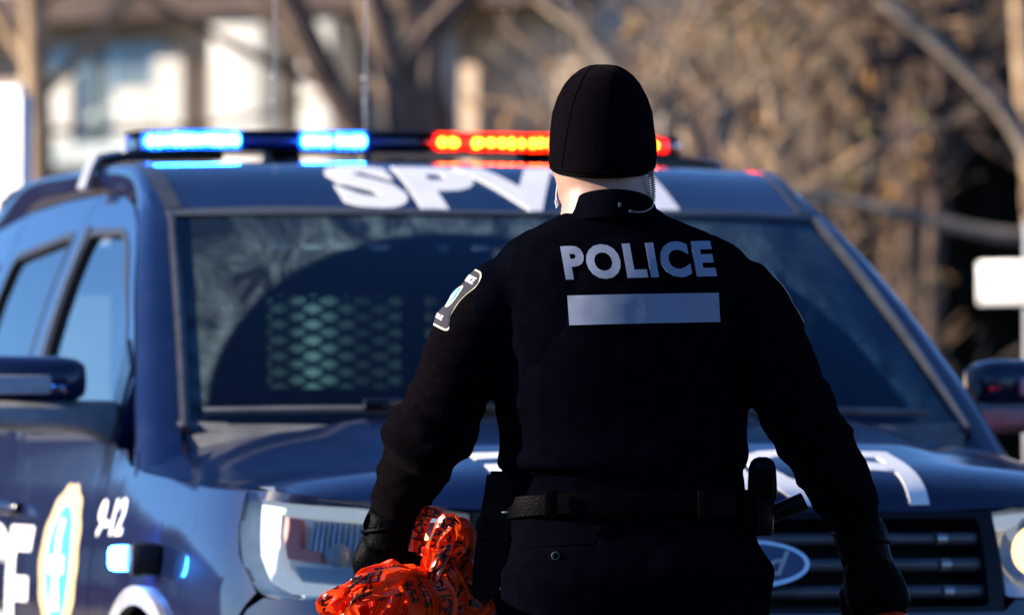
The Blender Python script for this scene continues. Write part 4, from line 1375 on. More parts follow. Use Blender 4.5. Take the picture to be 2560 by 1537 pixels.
add_tube(bm, [o_(1822, 1330, -0.01), o_(1838, 1372, -0.01), o_(1832, 1425, -0.01)], [0.016, 0.022, 0.016], 10)
trousers = fuse('trousers', bm, 0.0075, 4, 'trouser_cloth', person, lambda co: 0.004 * noise.noise(Vector((co.x * 8, co.y * 8, co.z * 14))) + 0.002 * noise.noise(co * 30))
tb = bvh_of(trousers)
p = onto(tb, o_(1340, 1338), Vector((0, 1, 0)), 0.001)
for nm, r0, r1, dz in (('pocket_snap', 0.0075, 0.0065, 0.0), ('snap_ring', 0.0055, 0.004, -0.0025)):
    bm = bmesh.new()
    bmesh.ops.create_cone(bm, cap_ends=True, segments=20, radius1=r0, radius2=r1, depth=0.003, matrix=Matrix.Translation(p + Vector((0, dz, 0))) @ Matrix.Rotation(math.pi / 2, 4, 'X'))
    bm_obj(nm, bm, 'snap_metal' if nm == 'pocket_snap' else 'leather', trousers)
rows = []
for k in range(40):     # pocket welt line
    pass
rows = []
for i in range(12):
    x = 1270 + 160 * i / 11
    rows.append([onto(tb, o_(x, y), Vector((0, 1, 0)), 0.002) for y in (1306 - 10 * i / 11, 1311 - 10 * i / 11, 1318 - 10 * i / 11)])
solid_strip('pocket_flap', rows, (0, 0.003, 0), 'trouser_cloth', trousers)
rows = []
for k in range(49):
    a = 2 * math.pi * k / 48
    ca, sa = math.cos(a), math.sin(a)
    mid = 1232 - 20 * max(0, -sa) + 10 * max(0, sa)
    sec = []
    for dh, g in ((-26, 0.003), (-24, 0.008), (0, 0.009), (24, 0.008), (26, 0.003)):
        q = o_(1514, mid + dh)
        cc = math.copysign(abs(ca) ** 0.8, ca); ss = math.copysign(abs(sa) ** 0.8, sa)
        sec.append((q.x + (0.2005 + g) * cc, -0.004 + (0.131 + g) * ss, q.z))
    rows.append(sec)
belt = loft_obj('duty_belt', rows, 'leather', person, sharp=50)
for bx in (1330, 1700):
    q = o_(bx, 1216, -0.139)
    box_obj('belt_keeper', q, (0.022, 0.006, 0.046), 'leather', belt, 0.002)
# buckle in front
box_obj('buckle', o_(1514, 1242, 0.143), (0.06, 0.008, 0.045), 'steel', belt, 0.003)

def prism(name, pts, y0, y1, mat, parent, bevel=0.003):
    bm = bmesh.new()
    f = [bm.verts.new(o_(x, y) + Vector((0, y0, 0))) for x, y in pts]
    b_ = [bm.verts.new(o_(x, y) + Vector((0, y1, 0))) for x, y in pts]
    n = len(pts)
    bm.faces.new(f); bm.faces.new(list(reversed(b_)))
    for i in range(n): bm.faces.new((f[i], b_[i], b_[(i+1) % n], f[(i+1) % n]))
    bmesh.ops.recalc_face_normals(bm, faces=bm.faces)
    if bevel: bmesh.ops.bevel(bm, geom=bm.edges[:], offset=bevel, segments=2, affect='EDGES')
    return bm_obj(name, bm, mat, parent, True, 40)
hol = prism('holster', [(1176, 1136), (1236, 1138), (1246, 1280), (1238, 1330), (1222, 1390), (1204, 1440), (1150, 1452), (1138, 1440), (1140, 1395), (1148, 1320), (1158, 1250), (1169, 1190)], -0.05, 0.03, 'hard_plastic', person, 0.006)
prism('holster_plate', [(1160, 1268), (1176, 1268), (1168, 1340), (1160, 1400), (1146, 1402), (1150, 1330)], -0.060, -0.046, 'leather', hol, 0.002)
for i in range(7):
    yy = 1272 + i * 17
    prism('holster_rib', [(1158 - i * 1.6, yy), (1176 - i * 1.6, yy), (1175 - i * 1.6, yy + 9), (1157 - i * 1.6, yy + 9)], -0.064, -0.056, 'hard_plastic', hol, 0.0015)
prism('holster_hood', [(1150, 1250), (1168, 1236), (1176, 1262), (1160, 1285), (1149, 1283)], -0.056, 0.02, 'hard_plastic', hol, 0.003)
tube_obj('holster_strap', catmull([o_(1237, 1285, -0.055), o_(1234, 1330, -0.058), o_(1224, 1380, -0.058), o_(1207, 1422, -0.055)], 5), 0.0016, 'snap_metal', hol, 6)
box_obj('holster_clip', o_(1219, 1236, -0.054), (0.010, 0.004, 0.003), 'bright_reflector', hol, 0.001)
# round-topped pouch and grip on the other hip
rows = []
for y, hw, hd in ((1102, 9, 0.010), (1106, 20, 0.020), (1114, 28, 0.026), (1128, 33, 0.030), (1160, 35, 0.031), (1200, 36, 0.031), (1208, 33, 0.030), (1250, 32, 0.030), (1282, 30, 0.029), (1291, 26, 0.025)):
    x = 1838 if y < 1204 else 1834
    rows.append(ell_ring(o_(x, y) + Vector((0, -0.045, 0)), hw * PXM, hd, 20, 3.0))
pou = loft_obj('belt_pouch', rows, 'hard_plastic', person, closed=True, caps=True, sharp=60)
box_obj('pouch_flap', o_(1838, 1166, -0.078), (0.040, 0.006, 0.05), 'leather', pou, 0.003)
grip = tube_obj('baton_grip', catmull([o_(1835, 1252, -0.02), o_(1870, 1238, -0.02), o_(1905, 1224, -0.02), o_(1934, 1212, -0.02), o_(1943, 1208, -0.02)], 3), [0.0155] * 11 + [0.0165, 0.012], 'hard_plastic', person, 16)
prism('side_pouch', [(1790, 1180), (1812, 1182), (1820, 1280), (1796, 1276)], -0.09, -0.02, 'leather', person, 0.004)
for (top, knee, ank), s in zip(LEGS, (-1, 1)):
    bm = bmesh.new()
    add_tube(bm, [ank + Vector((0, 0, 0.16)), ank + Vector((0, 0, 0.02)), ank + Vector((0, 0.0, -0.06)), ank + Vector((0, 0, -0.096))], [0.062, 0.056, 0.055, 0.056], 14)
    add_tube(bm, [ank + Vector((0, -0.04, -0.06)), ank + Vector((0, 0.08, -0.062)), ank + Vector((0, 0.17, -0.066)), ank + Vector((0, 0.20, -0.07))], [0.036, 0.040, 0.034, 0.02], 12)
    fuse('boot', bm, 0.008, 3, 'leather', person)

# ---- gloves: palm and five fingers, closed on the tape
def glove(name, wrist, palm, fingers, thumb, cuff):
    bm = bmesh.new()
    add_tube(bm, catmull(wrist[0], 3), [p.x for p in catmull([(r, 0, 0) for r in wrist[1]], 3)], 16)
    add_tube(bm, catmull(palm[0], 3), [(p.x, p.y) for p in catmull([(a, b2, 0) for a, b2 in palm[1]], 3)], 16, True, up=palm[2])
    for pts, r in fingers + [thumb]:
        c = catmull(pts, 3)
        add_tube(bm, c, [r * (1.05 - 0.28 * i / (len(c) - 1)) for i in range(len(c))], 10)
    g = fuse(name, bm, 0.0042, 3, 'leather', person, lambda co: 0.0016 * noise.noise(co * 60) + 0.0008 * noise.noise(co * 140))
    tube_obj('glove_cuff', catmull(cuff, 4, closed=True), 0.004, 'leather', g, 6)
    return g
def ringpts(c, rx, ry, n=10, tilt=0.0):
    return [c + Vector((rx * math.cos(2*math.pi*k/n), ry * math.sin(2*math.pi*k/n), tilt * math.cos(2*math.pi*k/n))) for k in range(n)]
# left hand, fingers round the bunch of tape
fl = []
for i, (x, y, L) in enumerate(((872, 1378, 0.9), (908, 1388, 1.0), (946, 1392, 1.0), (984, 1388, 0.92))):
    fl.append(([o_(x, y - 30, 0.05), o_(x - 2, y + 4, 0.062), o_(x, y + 28 * L, 0.085), o_(x + 4, y + 36 * L, 0.108), o_(x + 8, y + 18 * L, 0.122)], 0.0125 if i else 0.0115))
glove('glove', ([o_(950, 1236, 0.04), o_(943, 1268, 0.045), o_(938, 1300, 0.045), o_(934, 1330, 0.045)], [0.040, 0.046, 0.043, 0.042]),
      ([o_(938, 1296, 0.045), o_(932, 1330, 0.048), o_(926, 1362, 0.05), o_(928, 1392, 0.055)], [(0.044, 0.028), (0.050, 0.030), (0.055, 0.030), (0.050, 0.024)], (0, 1, 0)), fl,
      ([o_(985, 1312, 0.05), o_(1012, 1342, 0.06), o_(1034, 1372, 0.075), o_(1046, 1398, 0.09)], 0.0155),
      ringpts(o_(942, 1274, 0.045), 0.047, 0.045, 10, 0.006))
# strap tab at the wrist
gl_tab = prism('glove_tab', [(876, 1262), (886, 1238), (900, 1240), (906, 1290), (880, 1296)], 0.02, 0.06, 'leather', bpy.data.objects['glove'], 0.003)
# right hand, hanging, fingers curled on a strip of tape
fr = []
for i, (x, y, L) in enumerate(((2098, 1470, 0.92), (2124, 1480, 1.0), (2152, 1478, 1.0), (2176, 1466, 0.85))):
    fr.append(([o_(x - 6, y - 34, 0.04), o_(x, y + 10, 0.045), o_(x + 8, y + 60 * L, 0.065), o_(x + 8, y + 92 * L, 0.095), o_(x + 2, y + 80 * L, 0.118)], 0.012 if i < 3 else 0.0108))
glove('glove', ([o_(2064, 1262, 0.03), o_(2076, 1292, 0.035), o_(2086, 1325, 0.035), o_(2096, 1365, 0.035)], [0.041, 0.047, 0.044, 0.041]),
      ([o_(2092, 1350, 0.035), o_(2104, 1395, 0.038), o_(2118, 1438, 0.04), o_(2132, 1478, 0.045)], [(0.042, 0.027), (0.049, 0.030), (0.055, 0.030), (0.052, 0.026)], (0, 1, 0)), fr,
      ([o_(2058, 1400, 0.05), o_(2044, 1440, 0.065), o_(2050, 1485, 0.08), o_(2066, 1515, 0.09)], 0.0145),
      ringpts(o_(2078, 1298, 0.035), 0.0475, 0.045, 10, -0.006))

# ---- earpiece, mask
ec = []
for i in range(13 * 10 + 1):
    t = i / 130
    a = t * 13 * 2 * math.pi
    c = o_(1570 + 4 * math.sin(t * 2.2), 412 + 74 * t, -0.030)
    ec.append(c + Vector((0.0054 * math.cos(a), 0.0054 * math.sin(a), 0)))
ear = tube_obj('earpiece_coil', ec, 0.00115, 'coil_plastic', person, 6)
tube_obj('earpiece_lead', catmull([o_(1572, 486, -0.03), o_(1577, 492, -0.045), o_(1572, 502, -0.07), o_(1555, 511, -0.088), o_(1535, 512, -0.094), o_(1524, 511, -0.094)], 6), 0.0013, 'coil_plastic', ear, 6)
box_obj('lead_clip', o_(1523, 510, -0.095), (0.006, 0.004, 0.005), 'snap_metal', ear, 0.001)
box_obj('lead_clip', o_(1496, 495, -0.094), (0.005, 0.004, 0.008), 'snap_metal', ear, 0.001)
bb = bvh_of(body)
def f_mask(a, b2):
    ang = math.radians(90 + a * 86)
    c = o_(1440, 370 + 118 * (0.5 - b2), 0.03)
    d = Vector((math.cos(ang), math.sin(ang), 0))
    h, n, i, dist = bb.ray_cast(c + d * 0.4, -d, 0.6)
    return (h if h is not None else c + d * 0.09) + d * 0.006
sheet('face_mask', [rounded([(-0.8, 0.2), (0.8, 0.2), (0.85, 0.6), (0.5, 1.0), (-0.5, 1.0), (-0.85, 0.6), (-1.0, 0.0 + 0.1)], 0.1)], f_mask, 'mask_cloth', person, res=0.1, thick=0.002, flip=True)
mk = bpy.data.objects['face_mask']
tube_obj('mask_strap', catmull([o_(1350, 424, 0.0), o_(1346, 445, 0.012), o_(1343, 468, 0.03), o_(1343, 488, 0.05)], 5), 0.0012, 'mask_cloth', mk, 6)
prism('mask_edge', [(1339, 482), (1346, 478), (1350, 494), (1344, 502)], 0.03, 0.06, 'mask_cloth', mk, 0.001)

# ================================================================== orange barrier tape
m, nt, b = nodes_of('tape_film')
setin(b, Base_Color=(0.84, 0.065, 0.008, 1), Roughness=0.36)
b.inputs['Coat Weight'].default_value = 0.25
b.inputs['Coat Roughness'].default_value = 0.12
tc = nt.nodes.new('ShaderNodeTexCoord'); n1 = nt.nodes.new('ShaderNodeTexNoise'); bp = nt.nodes.new('ShaderNodeBump')
n1.inputs['Scale'].default_value = 55; n1.inputs['Detail'].default_value = 3
bp.inputs['Strength'].default_value = 0.35; bp.inputs['Distance'].default_value = 0.006
nt.links.new(tc.outputs['Object'], n1.inputs['Vector']); nt.links.new(n1.outputs['Fac'], bp.inputs['Height']); nt.links.new(bp.outputs['Normal'], b.inputs['Normal'])
trn = nt.nodes.new('ShaderNodeBsdfTranslucent'); trn.inputs[0].default_value = (0.94, 0.09, 0.01, 1)
mxs = nt.nodes.new('ShaderNodeMixShader'); mxs.inputs[0].default_value = 0.30
nt.links.new(b.outputs[0], mxs.inputs[1]); nt.links.new(trn.outputs[0], mxs.inputs[2]); nt.links.new(mxs.outputs[0], nt.nodes['Material Output'].inputs[0])
plain('tape_print', (0.010, 0.008, 0.008), 0.35)

rng = random.Random(11)
def ribbon(name, pts, sides, width, parent, texts=(), crumple=0.004, per=8, pleats=3.0, lsize=0.62):
    """strip of plastic film: centre line, across directions, pleats pressed in along it"""
    c = catmull(pts, per)
    sd = [v.normalized() for v in catmull(sides, per)]
    n = len(c)
    ph = rng.uniform(0, 6)
    cum = [0.0]
    for a, b2 in zip(c, c[1:]): cum.append(cum[-1] + (b2 - a).length)
    def f(s, t):
        s = min(max(s, 0.0), cum[-1] - 1e-6)
        i = 0
        lo, hi = 0, n - 1
        while hi - lo > 1:
            k = (lo + hi) // 2
            if cum[k] <= s: lo = k
            else: hi = k
        k = (s - cum[lo]) / max(1e-9, cum[lo + 1] - cum[lo])
        p = c[lo].lerp(c[lo + 1], k); e = sd[lo].lerp(sd[lo + 1], k).normalized()
        d = (c[lo + 1] - c[lo]).normalized()
        nn = d.cross(e)
        nn = nn.normalized() if nn.length > 1e-6 else Vector((0, 1, 0))
        w = crumple * (abs(((t * pleats * 0.7 + ph + 0.5 * noise.noise(Vector((s * 7, ph, 0)))) % 1.0) - 0.5) * 4 - 1) + crumple * 1.6 * (0.5 - abs(noise.noise(Vector((s * 11, t * 0.8, ph)))) * 2) + crumple * 0.35 * noise.noise(Vector((s * 40, t * 3, ph)))
        return p + e * (t * width / 2) + nn * w
    M = max(8, int(cum[-1] / 0.008)); K = 8
    verts = [f(cum[-1] * i / M, -1 + 2 * j / K) for i in range(M + 1) for j in range(K + 1)]
    faces = [(i*(K+1)+j, i*(K+1)+j+1, (i+1)*(K+1)+j+1, (i+1)*(K+1)+j) for i in range(M) for j in range(K)]
    o = mesh_obj(name, verts, faces, 'tape_film', parent, True, 38)
    for s0, txt in texts:
        h = lsize * 2
        w = 0.66 * width * lsize * len(txt)
        if s0 + w > cum[-1]: continue
        for lf in (0.0009,):
            bm = text_bm(txt, w, h, 0.03)
            grid_cut(bm, 0.012, 0.3); bm.normal_update()
            map_bm('tape_lettering', bm, lambda x, y: f(s0 + x, y - h / 2), 'tape_print', o, thick=0.0018, lift=0.0009)
    return o

def W(x, y, dy=0.0): return o_(x, y, dy) + Vector((PX0, 0, 0)) + Vector((0, PY, 0))
tape = empty('barrier_tape', W(960, 1500, 0.0))
tag(tape, 'crumpled bundle of orange barrier tape with black print held in the left hand', 'barrier tape')
T0 = tape.location.copy()
def TP(x, y, dy=0.0): return W(x, y, dy) - T0
Z = Vector((0, 0, 1)); X = Vector((1, 0, 0)); Yv = Vector((0, 1, 0))
# pleated fan at the left: strips swept from the fist out and round
for i in range(13):
    t = i / 12
    y_out = 1412 + 92 * t
    x_out = 800 + 70 * abs(t - 0.25) ** 1.5 + (12 if i % 3 else 0)
    dep = -0.055 + 0.030 * math.sin(i * 2.3)
    pts = [TP(1012 - 8 * t, 1386 + 14 * t, -0.03), TP(960 - 20 * t, 1372 + 34 * t, dep - 0.02), TP(880 - 18 * t, 1392 + 62 * t, dep - 0.03), TP(x_out + 12, y_out, dep), TP(x_out, y_out + 40, dep + 0.03), TP(x_out + 60, y_out + 70, dep + 0.02), TP(930, 1540 + 20 * t, dep)]
    sides = [Vector((0.2, -0.5, 0.6)), Vector((0.1, -0.5, 0.8)), Vector((0.25, -0.4, 0.9)), Vector((0.9, -0.3, 0.35)), Vector((0.9, 0.3, -0.2)), Vector((0.5, 0.3, -0.8)), Vector((0.2, 0.3, -0.9))]
    pts = [q_ + Vector((rng.uniform(-.012, .012), rng.uniform(-.015, .015), rng.uniform(-.012, .012))) for q_ in pts]
    sides = [v + Vector((rng.uniform(-.4, .4), rng.uniform(-.6, .6), rng.uniform(-.4, .4))) for v in sides]
    ribbon('tape_strip', pts, sides, 0.020 + 0.024 * rng.random(), tape, texts=(((0.05, 'POLICE'),), (), ((0.12, 'LINE'),), ((0.16, 'POLICE'),))[i % 4], crumple=0.004, per=2, pleats=1.2, lsize=rng.choice((0.45, 0.7, 0.85)))
# strips hanging in the middle
for x0, x1, dd, w_ in ((1010, 1035, -0.060, 0.034), (962, 950, -0.075, 0.022), (1058, 1075, -0.050, 0.040), (986, 1004, -0.070, 0.030), (1088, 1060, -0.030, 0.036), (930, 905, -0.078, 0.026)):
    pts = [TP(x0, 1372, dd + 0.035), TP(x0 - 6, 1398, dd - 0.004), TP((x0 + x1) / 2 + 8, 1440, dd - 0.012), TP(x1, 1490, dd), TP(x1 - 12, 1560, dd + 0.02), TP(x1 + 16, 1640, dd + 0.03)]
    sides = [Vector((1, -0.3 + rng.uniform(-.3, .3), rng.uniform(-.2, .2))) for _ in pts]
    ribbon('tape_strip', pts, sides, w_, tape, texts=((0.03, 'POLICE'),), crumple=0.003, per=3, lsize=0.5)
# standing loops at the right of the wrist
LOOPS = [([(1006, 1330, 0.02), (1012, 1282, 0.01), (1034, 1240, 0.0), (1062, 1246, 0.0), (1076, 1285, 0.01), (1062, 1330, 0.02), (1040, 1372, 0.02)], 0.024),
         ([(1046, 1350, -0.01), (1052, 1300, -0.02), (1078, 1262, -0.03), (1104, 1268, -0.02), (1108, 1320, 0.0), (1090, 1380, 0.0)], 0.030),
         ([(1072, 1330, -0.02), (1086, 1282, 0.0), (1112, 1258, 0.01), (1130, 1276, 0.0), (1128, 1330, -0.01), (1106, 1384, 0.0), (1080, 1420, 0.0)], 0.024),
         ([(1004, 1318, 0.03), (1030, 1330, 0.0), (1066, 1356, -0.02), (1096, 1396, -0.03), (1120, 1450, -0.02)], 0.028),
         ([(1124, 1340, 0.0), (1098, 1352, -0.025), (1060, 1388, -0.03), (1040, 1430, -0.03)], 0.030),
         ([(1056, 1318, 0.02), (1070, 1350, 0.0), (1086, 1400, -0.01), (1100, 1470, -0.02), (1096, 1560, 0.0)], 0.046),
         ([(1126, 1380, 0.0), (1112, 1404, -0.03), (1096, 1440, -0.05), (1080, 1490, -0.05), (1070, 1560, -0.03)], 0.022),
         ([(1080, 1400, 0.0), (1118, 1412, -0.01), (1150, 1436, 0.0), (1182, 1470, 0.01), (1150, 1490, 0.02), (1110, 1478, 0.01)], 0.030),
         ([(1036, 1300, 0.03), (1058, 1290, 0.04), (1090, 1310, 0.04), (1116, 1360, 0.03), (1120, 1420, 0.02)], 0.046)]
for pts, w_ in LOOPS:
    P3 = [TP(p[0] + rng.uniform(-5, 5), p[1] + rng.uniform(-5, 5), p[2] + rng.uniform(-0.008, 0.008)) for p in pts]
    sides = []
    for i in range(len(P3)):
        d = (P3[min(i + 1, len(P3) - 1)] - P3[max(i - 1, 0)]).normalized()
        s_ = d.cross(Vector((rng.uniform(-.5, .5), -1.0, rng.uniform(-.5, .5)))).normalized() * 0.8 + Yv * rng.uniform(-0.7, 0.7)
        sides.append(s_)
    ribbon('tape_strip', P3, sides, w_, tape, texts=((0.02, 'POLICE'), (0.13, 'LINE')), crumple=0.004, per=2, pleats=1.2, lsize=rng.choice((0.45, 0.6, 0.8)))
# loose tangle filling the bunch
for cx, cy, rx, ry, cnt in ((905, 1500, 90, 80, 10), (1045, 1470, 85, 80, 14), (1075, 1370, 48, 85, 12), (1000, 1430, 75, 48, 8)):
    for i in range(cnt):
        P3 = []
        for k in range(6):
            a = rng.uniform(0, 2 * math.pi); r = 0.35 + 0.6 * rng.random()
            P3.append(TP(cx + rx * r * math.cos(a), cy + ry * r * math.sin(a), rng.uniform(-0.05, 0.06)))
        sides = [Vector((rng.uniform(-1, 1), rng.uniform(-1, 1), rng.uniform(-1, 1))) for _ in P3]
        ribbon('tape_strip', P3, sides, 0.016 + 0.022 * rng.random(), tape, texts=((0.05, 'POLICE'),) if i % 3 == 0 else (), crumple=0.003, per=2, pleats=1.2, lsize=rng.choice((0.5, 0.8)))
# second, smaller loop in the other hand
tape2 = empty('barrier_tape', W(2140, 1560, 0.03))
tag(tape2, 'small folded loop of orange tape held in the right hand at the frame edge', 'barrier tape')
T0 = tape2.location.copy()
for k, (r, dd) in enumerate(((0.050, -0.010), (0.046, 0.004), (0.054, 0.018))):
    pts = []
    for i in range(10):
        a = math.radians(200 - 220 * i / 9 if k != 1 else 190 - 210 * i / 9)
        c = W(2150, 1562, dd + 0.006) - T0
        pts.append(c + Vector((r * 1.25 * math.cos(a), -0.015 + 0.006 * i / 9, r * 1.1 * math.sin(a))))
    pts.append(pts[-1] + Vector((0.0, 0.01, -0.05))); pts.append(pts[-1] + Vector((-0.02, 0.01, -0.06)))
    sides = [Vector((0.1, 1, 0.1 * (i % 2))) for i in range(len(pts))]
    ribbon('tape_strip', pts, sides, 0.060, tape2, crumple=0.0015, per=4)

# ================================================================== the street and what stands behind
def noisy(name, c0, c1, scale, rough=0.9, bump=0.3, bscale=None, detail=8):
    m, nt, b = nodes_of(name)
    tc = nt.nodes.new('ShaderNodeTexCoord'); n = nt.nodes.new('ShaderNodeTexNoise'); r = nt.nodes.new('ShaderNodeValToRGB')
    n.inputs['Scale'].default_value = scale; n.inputs['Detail'].default_value = detail
    r.color_ramp.elements[0].position = 0.35; r.color_ramp.elements[1].position = 0.68
    r.color_ramp.elements[0].color = (*c0, 1); r.color_ramp.elements[1].color = (*c1, 1)
    nt.links.new(tc.outputs['Object'], n.inputs['Vector']); nt.links.new(n.outputs['Fac'], r.inputs['Fac']); nt.links.new(r.outputs['Color'], b.inputs['Base Color'])
    setin(b, Roughness=rough, Specular_IOR_Level=0.25)
    n2 = nt.nodes.new('ShaderNodeTexNoise'); n2.inputs['Scale'].default_value = bscale or scale * 6; n2.inputs['Detail'].default_value = 5
    bp = nt.nodes.new('ShaderNodeBump'); bp.inputs['Strength'].default_value = bump; bp.inputs['Distance'].default_value = 0.02
    nt.links.new(tc.outputs['Object'], n2.inputs['Vector']); nt.links.new(n2.outputs['Fac'], bp.inputs['Height']); nt.links.new(bp.outputs['Normal'], b.inputs['Normal'])
    return m
noisy('asphalt', (0.035, 0.036, 0.038), (0.07, 0.07, 0.07), 3)
noisy('concrete', (0.28, 0.27, 0.26), (0.40, 0.39, 0.37), 2)
noisy('dead_grass', (0.10, 0.085, 0.04), (0.20, 0.16, 0.09), 1.2)
noisy('bark_grey', (0.18, 0.14, 0.11), (0.34, 0.28, 0.22), 9)
noisy('bark_dark', (0.05, 0.034, 0.028), (0.12, 0.082, 0.066), 8)
noisy('bark_mid', (0.10, 0.068, 0.052), (0.21, 0.15, 0.115), 8)
noisy('bark_tan', (0.30, 0.20, 0.125), (0.50, 0.37, 0.24), 8)
noisy('twig_brown', (0.20, 0.125, 0.075), (0.36, 0.25, 0.15), 4)
noisy('leaf_brown', (0.24, 0.12, 0.04), (0.46, 0.26, 0.10), 6)
noisy('leaf_olive', (0.11, 0.10, 0.03), (0.24, 0.21, 0.08), 6)
noisy('cedar', (0.003, 0.004, 0.002), (0.009, 0.010, 0.005), 6)  # near black: deep shade put into the hedge colour
noisy('brick_beige', (0.48, 0.37, 0.28), (0.60, 0.49, 0.39), 1.5)
noisy('brick_red', (0.11, 0.030, 0.022), (0.19, 0.060, 0.045), 3)
noisy('white_wood', (0.50, 0.49, 0.46), (0.62, 0.61, 0.58), 3)
noisy('teal_wood', (0.34, 0.41, 0.42), (0.46, 0.52, 0.52), 2)
noisy('shingle', (0.06, 0.045, 0.04), (0.12, 0.09, 0.08), 3)
plain('pane', (0.10, 0.13, 0.15), 0.06, coat=1.0)
plain('sign_white', (0.78, 0.78, 0.78), 0.4)
plain('galvanised', (0.42, 0.43, 0.45), 0.4, metal=0.6)

def quad_sheet(name, x0, x1, y0, y1, z, mat, kind='structure'):
    o = mesh_obj(name, [(x0, y0, z), (x1, y0, z), (x1, y1, z), (x0, y1, z)], [(0, 1, 2, 3)], mat, None, False, None)
    return tag(o, kind=kind)
quad_sheet('ground', -900, 900, -900, 900, -0.13, 'dead_grass')
def slab(name, x0, x1, y0, y1, z0, z1, mat):
    return tag(box_obj(name, ((x0 + x1) / 2, (y0 + y1) / 2, (z0 + z1) / 2), (x1 - x0, y1 - y0, z1 - z0), mat), kind='structure')
slab('road', -6.0, 6.5, -60, 27.0, -0.3, 0.0, 'asphalt')
slab('cross_road', -200, 200, 27.004, 33.0, -0.3, -0.004, 'asphalt')
for x0, x1 in ((-6.15, -6.0), (6.5, 6.65)): slab('kerb', x0, x1, -60, 27.0, -0.3, 0.13, 'concrete')
for x0, x1 in ((-9.0, -6.154), (6.654, 9.0)): slab('pavement', x0, x1, -60, 27.0, -0.3, 0.125, 'concrete')
slab('kerb', -200, 200, 33.004, 33.15, -0.3, 0.13, 'concrete')
slab('lawn', -200, 200, 33.154, 140, -0.3, 0.11, 'dead_grass')

# ---- trees: tapered trunks, forking limbs, twigs
def grow(bm_limb, bm_twig, p, d, r, L, depth, rg, spread=0.55, up=0.12, twig_r=0.014, leaves=None):
    n = 5
    pts, rad = [p.copy()], [r]
    q = p.copy(); dd = d.normalized()
    for i in range(n):
        dd = (dd + Vector((rg.uniform(-.22, .22), rg.uniform(-.22, .22), rg.uniform(-.16, .22) * 1.0 + up * 0.3))).normalized()
        q = q + dd * (L / n)
        pts.append(q.copy()); rad.append(max(0.004, r * (1 - 0.42 * (i + 1) / n)))
    add_tube(bm_limb if r > twig_r else bm_twig, pts, rad, 7 if r > 0.05 else 4, r > 0.03)
    if leaves is not None and r < 0.02:
        for k in range(3):
            leaves.append(pts[rg.randrange(1, len(pts))] + Vector((rg.uniform(-.1, .1), rg.uniform(-.1, .1), rg.uniform(-.1, .1))))
    if depth <= 0: return
    kids = 3 if depth > 1 else 4
    for k in range(kids):
        i = n if k == 0 else rg.randrange(2, n + 1)
        a = rg.uniform(0, 2 * math.pi)
        side = Vector((math.cos(a), math.sin(a), rg.uniform(-.2, .5)))
        nd = (dd * (1.0 - spread * (0.5 if k == 0 else 1.0)) + side * spread).normalized()
        grow(bm_limb, bm_twig, pts[i], nd, rad[i] * (0.82 if k == 0 else 0.60), L * rg.uniform(0.62, 0.86), depth - 1, rg, spread, up, twig_r, leaves)

def leaf_mesh(name, pts, mat, parent, rg, s0=0.03, s1=0.07):
    verts, faces = [], []
    for p in pts:
        s_ = rg.uniform(s0, s1)
        a = Vector((rg.uniform(-1, 1), rg.uniform(-1, 1), rg.uniform(-1, 1))).normalized()
        b2 = a.cross(Vector((rg.uniform(-1, 1), rg.uniform(-1, 1), rg.uniform(-1, 1)))).normalized()
        n = a.cross(b2) * 0.25
        k = len(verts)
        verts += [p - a * s_, p + b2 * s_ * 0.5 + n * s_, p + a * s_, p - b2 * s_ * 0.5 + n * s_]
        faces.append((k, k + 1, k + 2, k + 3))
    return mesh_obj(name, verts, faces, mat, parent, False, None)

def tree(name, label, x, y, trunk_pts, trunk_r, limbs, seed, bark, twig='twig_brown', depth=4, leaf=None, group=None, cat='tree', leaf_n=1.0, twig_r=0.02, spread=0.55):
    """trunk_pts relative to the base; limbs: list of (index along trunk, direction, radius, length)"""
    rg = random.Random(seed)
    root = empty(name, (x, y, 0.0))
    tag(root, label, cat, group)
    bt = bmesh.new()
    tp = catmull(trunk_pts, 4)
    tr = [p.x for p in catmull([(r, 0, 0) for r in trunk_r], 4)]
    tr = [r * (1 + 0.10 * noise.noise(Vector((i * 0.7, seed, 0)))) for i, r in enumerate(tr)]
    add_tube(bt, tp, tr, 12)
    bl, bw = bmesh.new(), bmesh.new()
    lv = [] if leaf else None
    for k, d, r, L in limbs:
        grow(bl, bw, tp[min(int(k * (len(tp) - 1)), len(tp) - 1)], Vector(d), r, L, depth, rg, spread, twig_r=twig_r, leaves=lv)
    bm_obj('trunk', bt, bark, root)
    if len(bl.verts): bm_obj('limbs', bl, bark, root)
    cr_ = bm_obj('crown', bw, twig, root)
    if leaf:
        rg.shuffle(lv)
        leaf_mesh('dry_leaves', lv[:int(len(lv) * leaf_n)], leaf, cr_, rg)
    return root

def back_at(x, y, Y):
    return world_at(x, y, Y)

# old tree left of the officer's head: leaning tan trunk and a dark one, forking
b0 = back_at(985, 330, 34.0)
tree('old_tree', 'old dark trunked tree with forking limbs behind the lightbar', b0.x + 0.05, 34.0,
     [(0.25, 0, 0), (0.16, 0, 1.2), (0.05, 0, 2.2), (-0.05, 0, 2.7), (-0.20, 0.05, 3.3), (-0.32, 0.1, 3.8), (-0.55, 0.1, 5.2)], [0.20, 0.15, 0.12, 0.10, 0.08, 0.07, 0.06],
     [(0.45, (0.16, 0.0, 1.0), 0.09, 1.8), (0.62, (0.5, 0.1, 0.9), 0.08, 1.6), (0.4, (-0.8, -0.1, 0.75), 0.07, 2.2), (0.75, (-0.9, 0.2, 0.4), 0.06, 1.8), (0.9, (0.3, 0.2, 1), 0.09, 1.6), (0.95, (-0.3, -0.2, 1), 0.09, 1.6)], 3, 'bark_mid', depth=3)
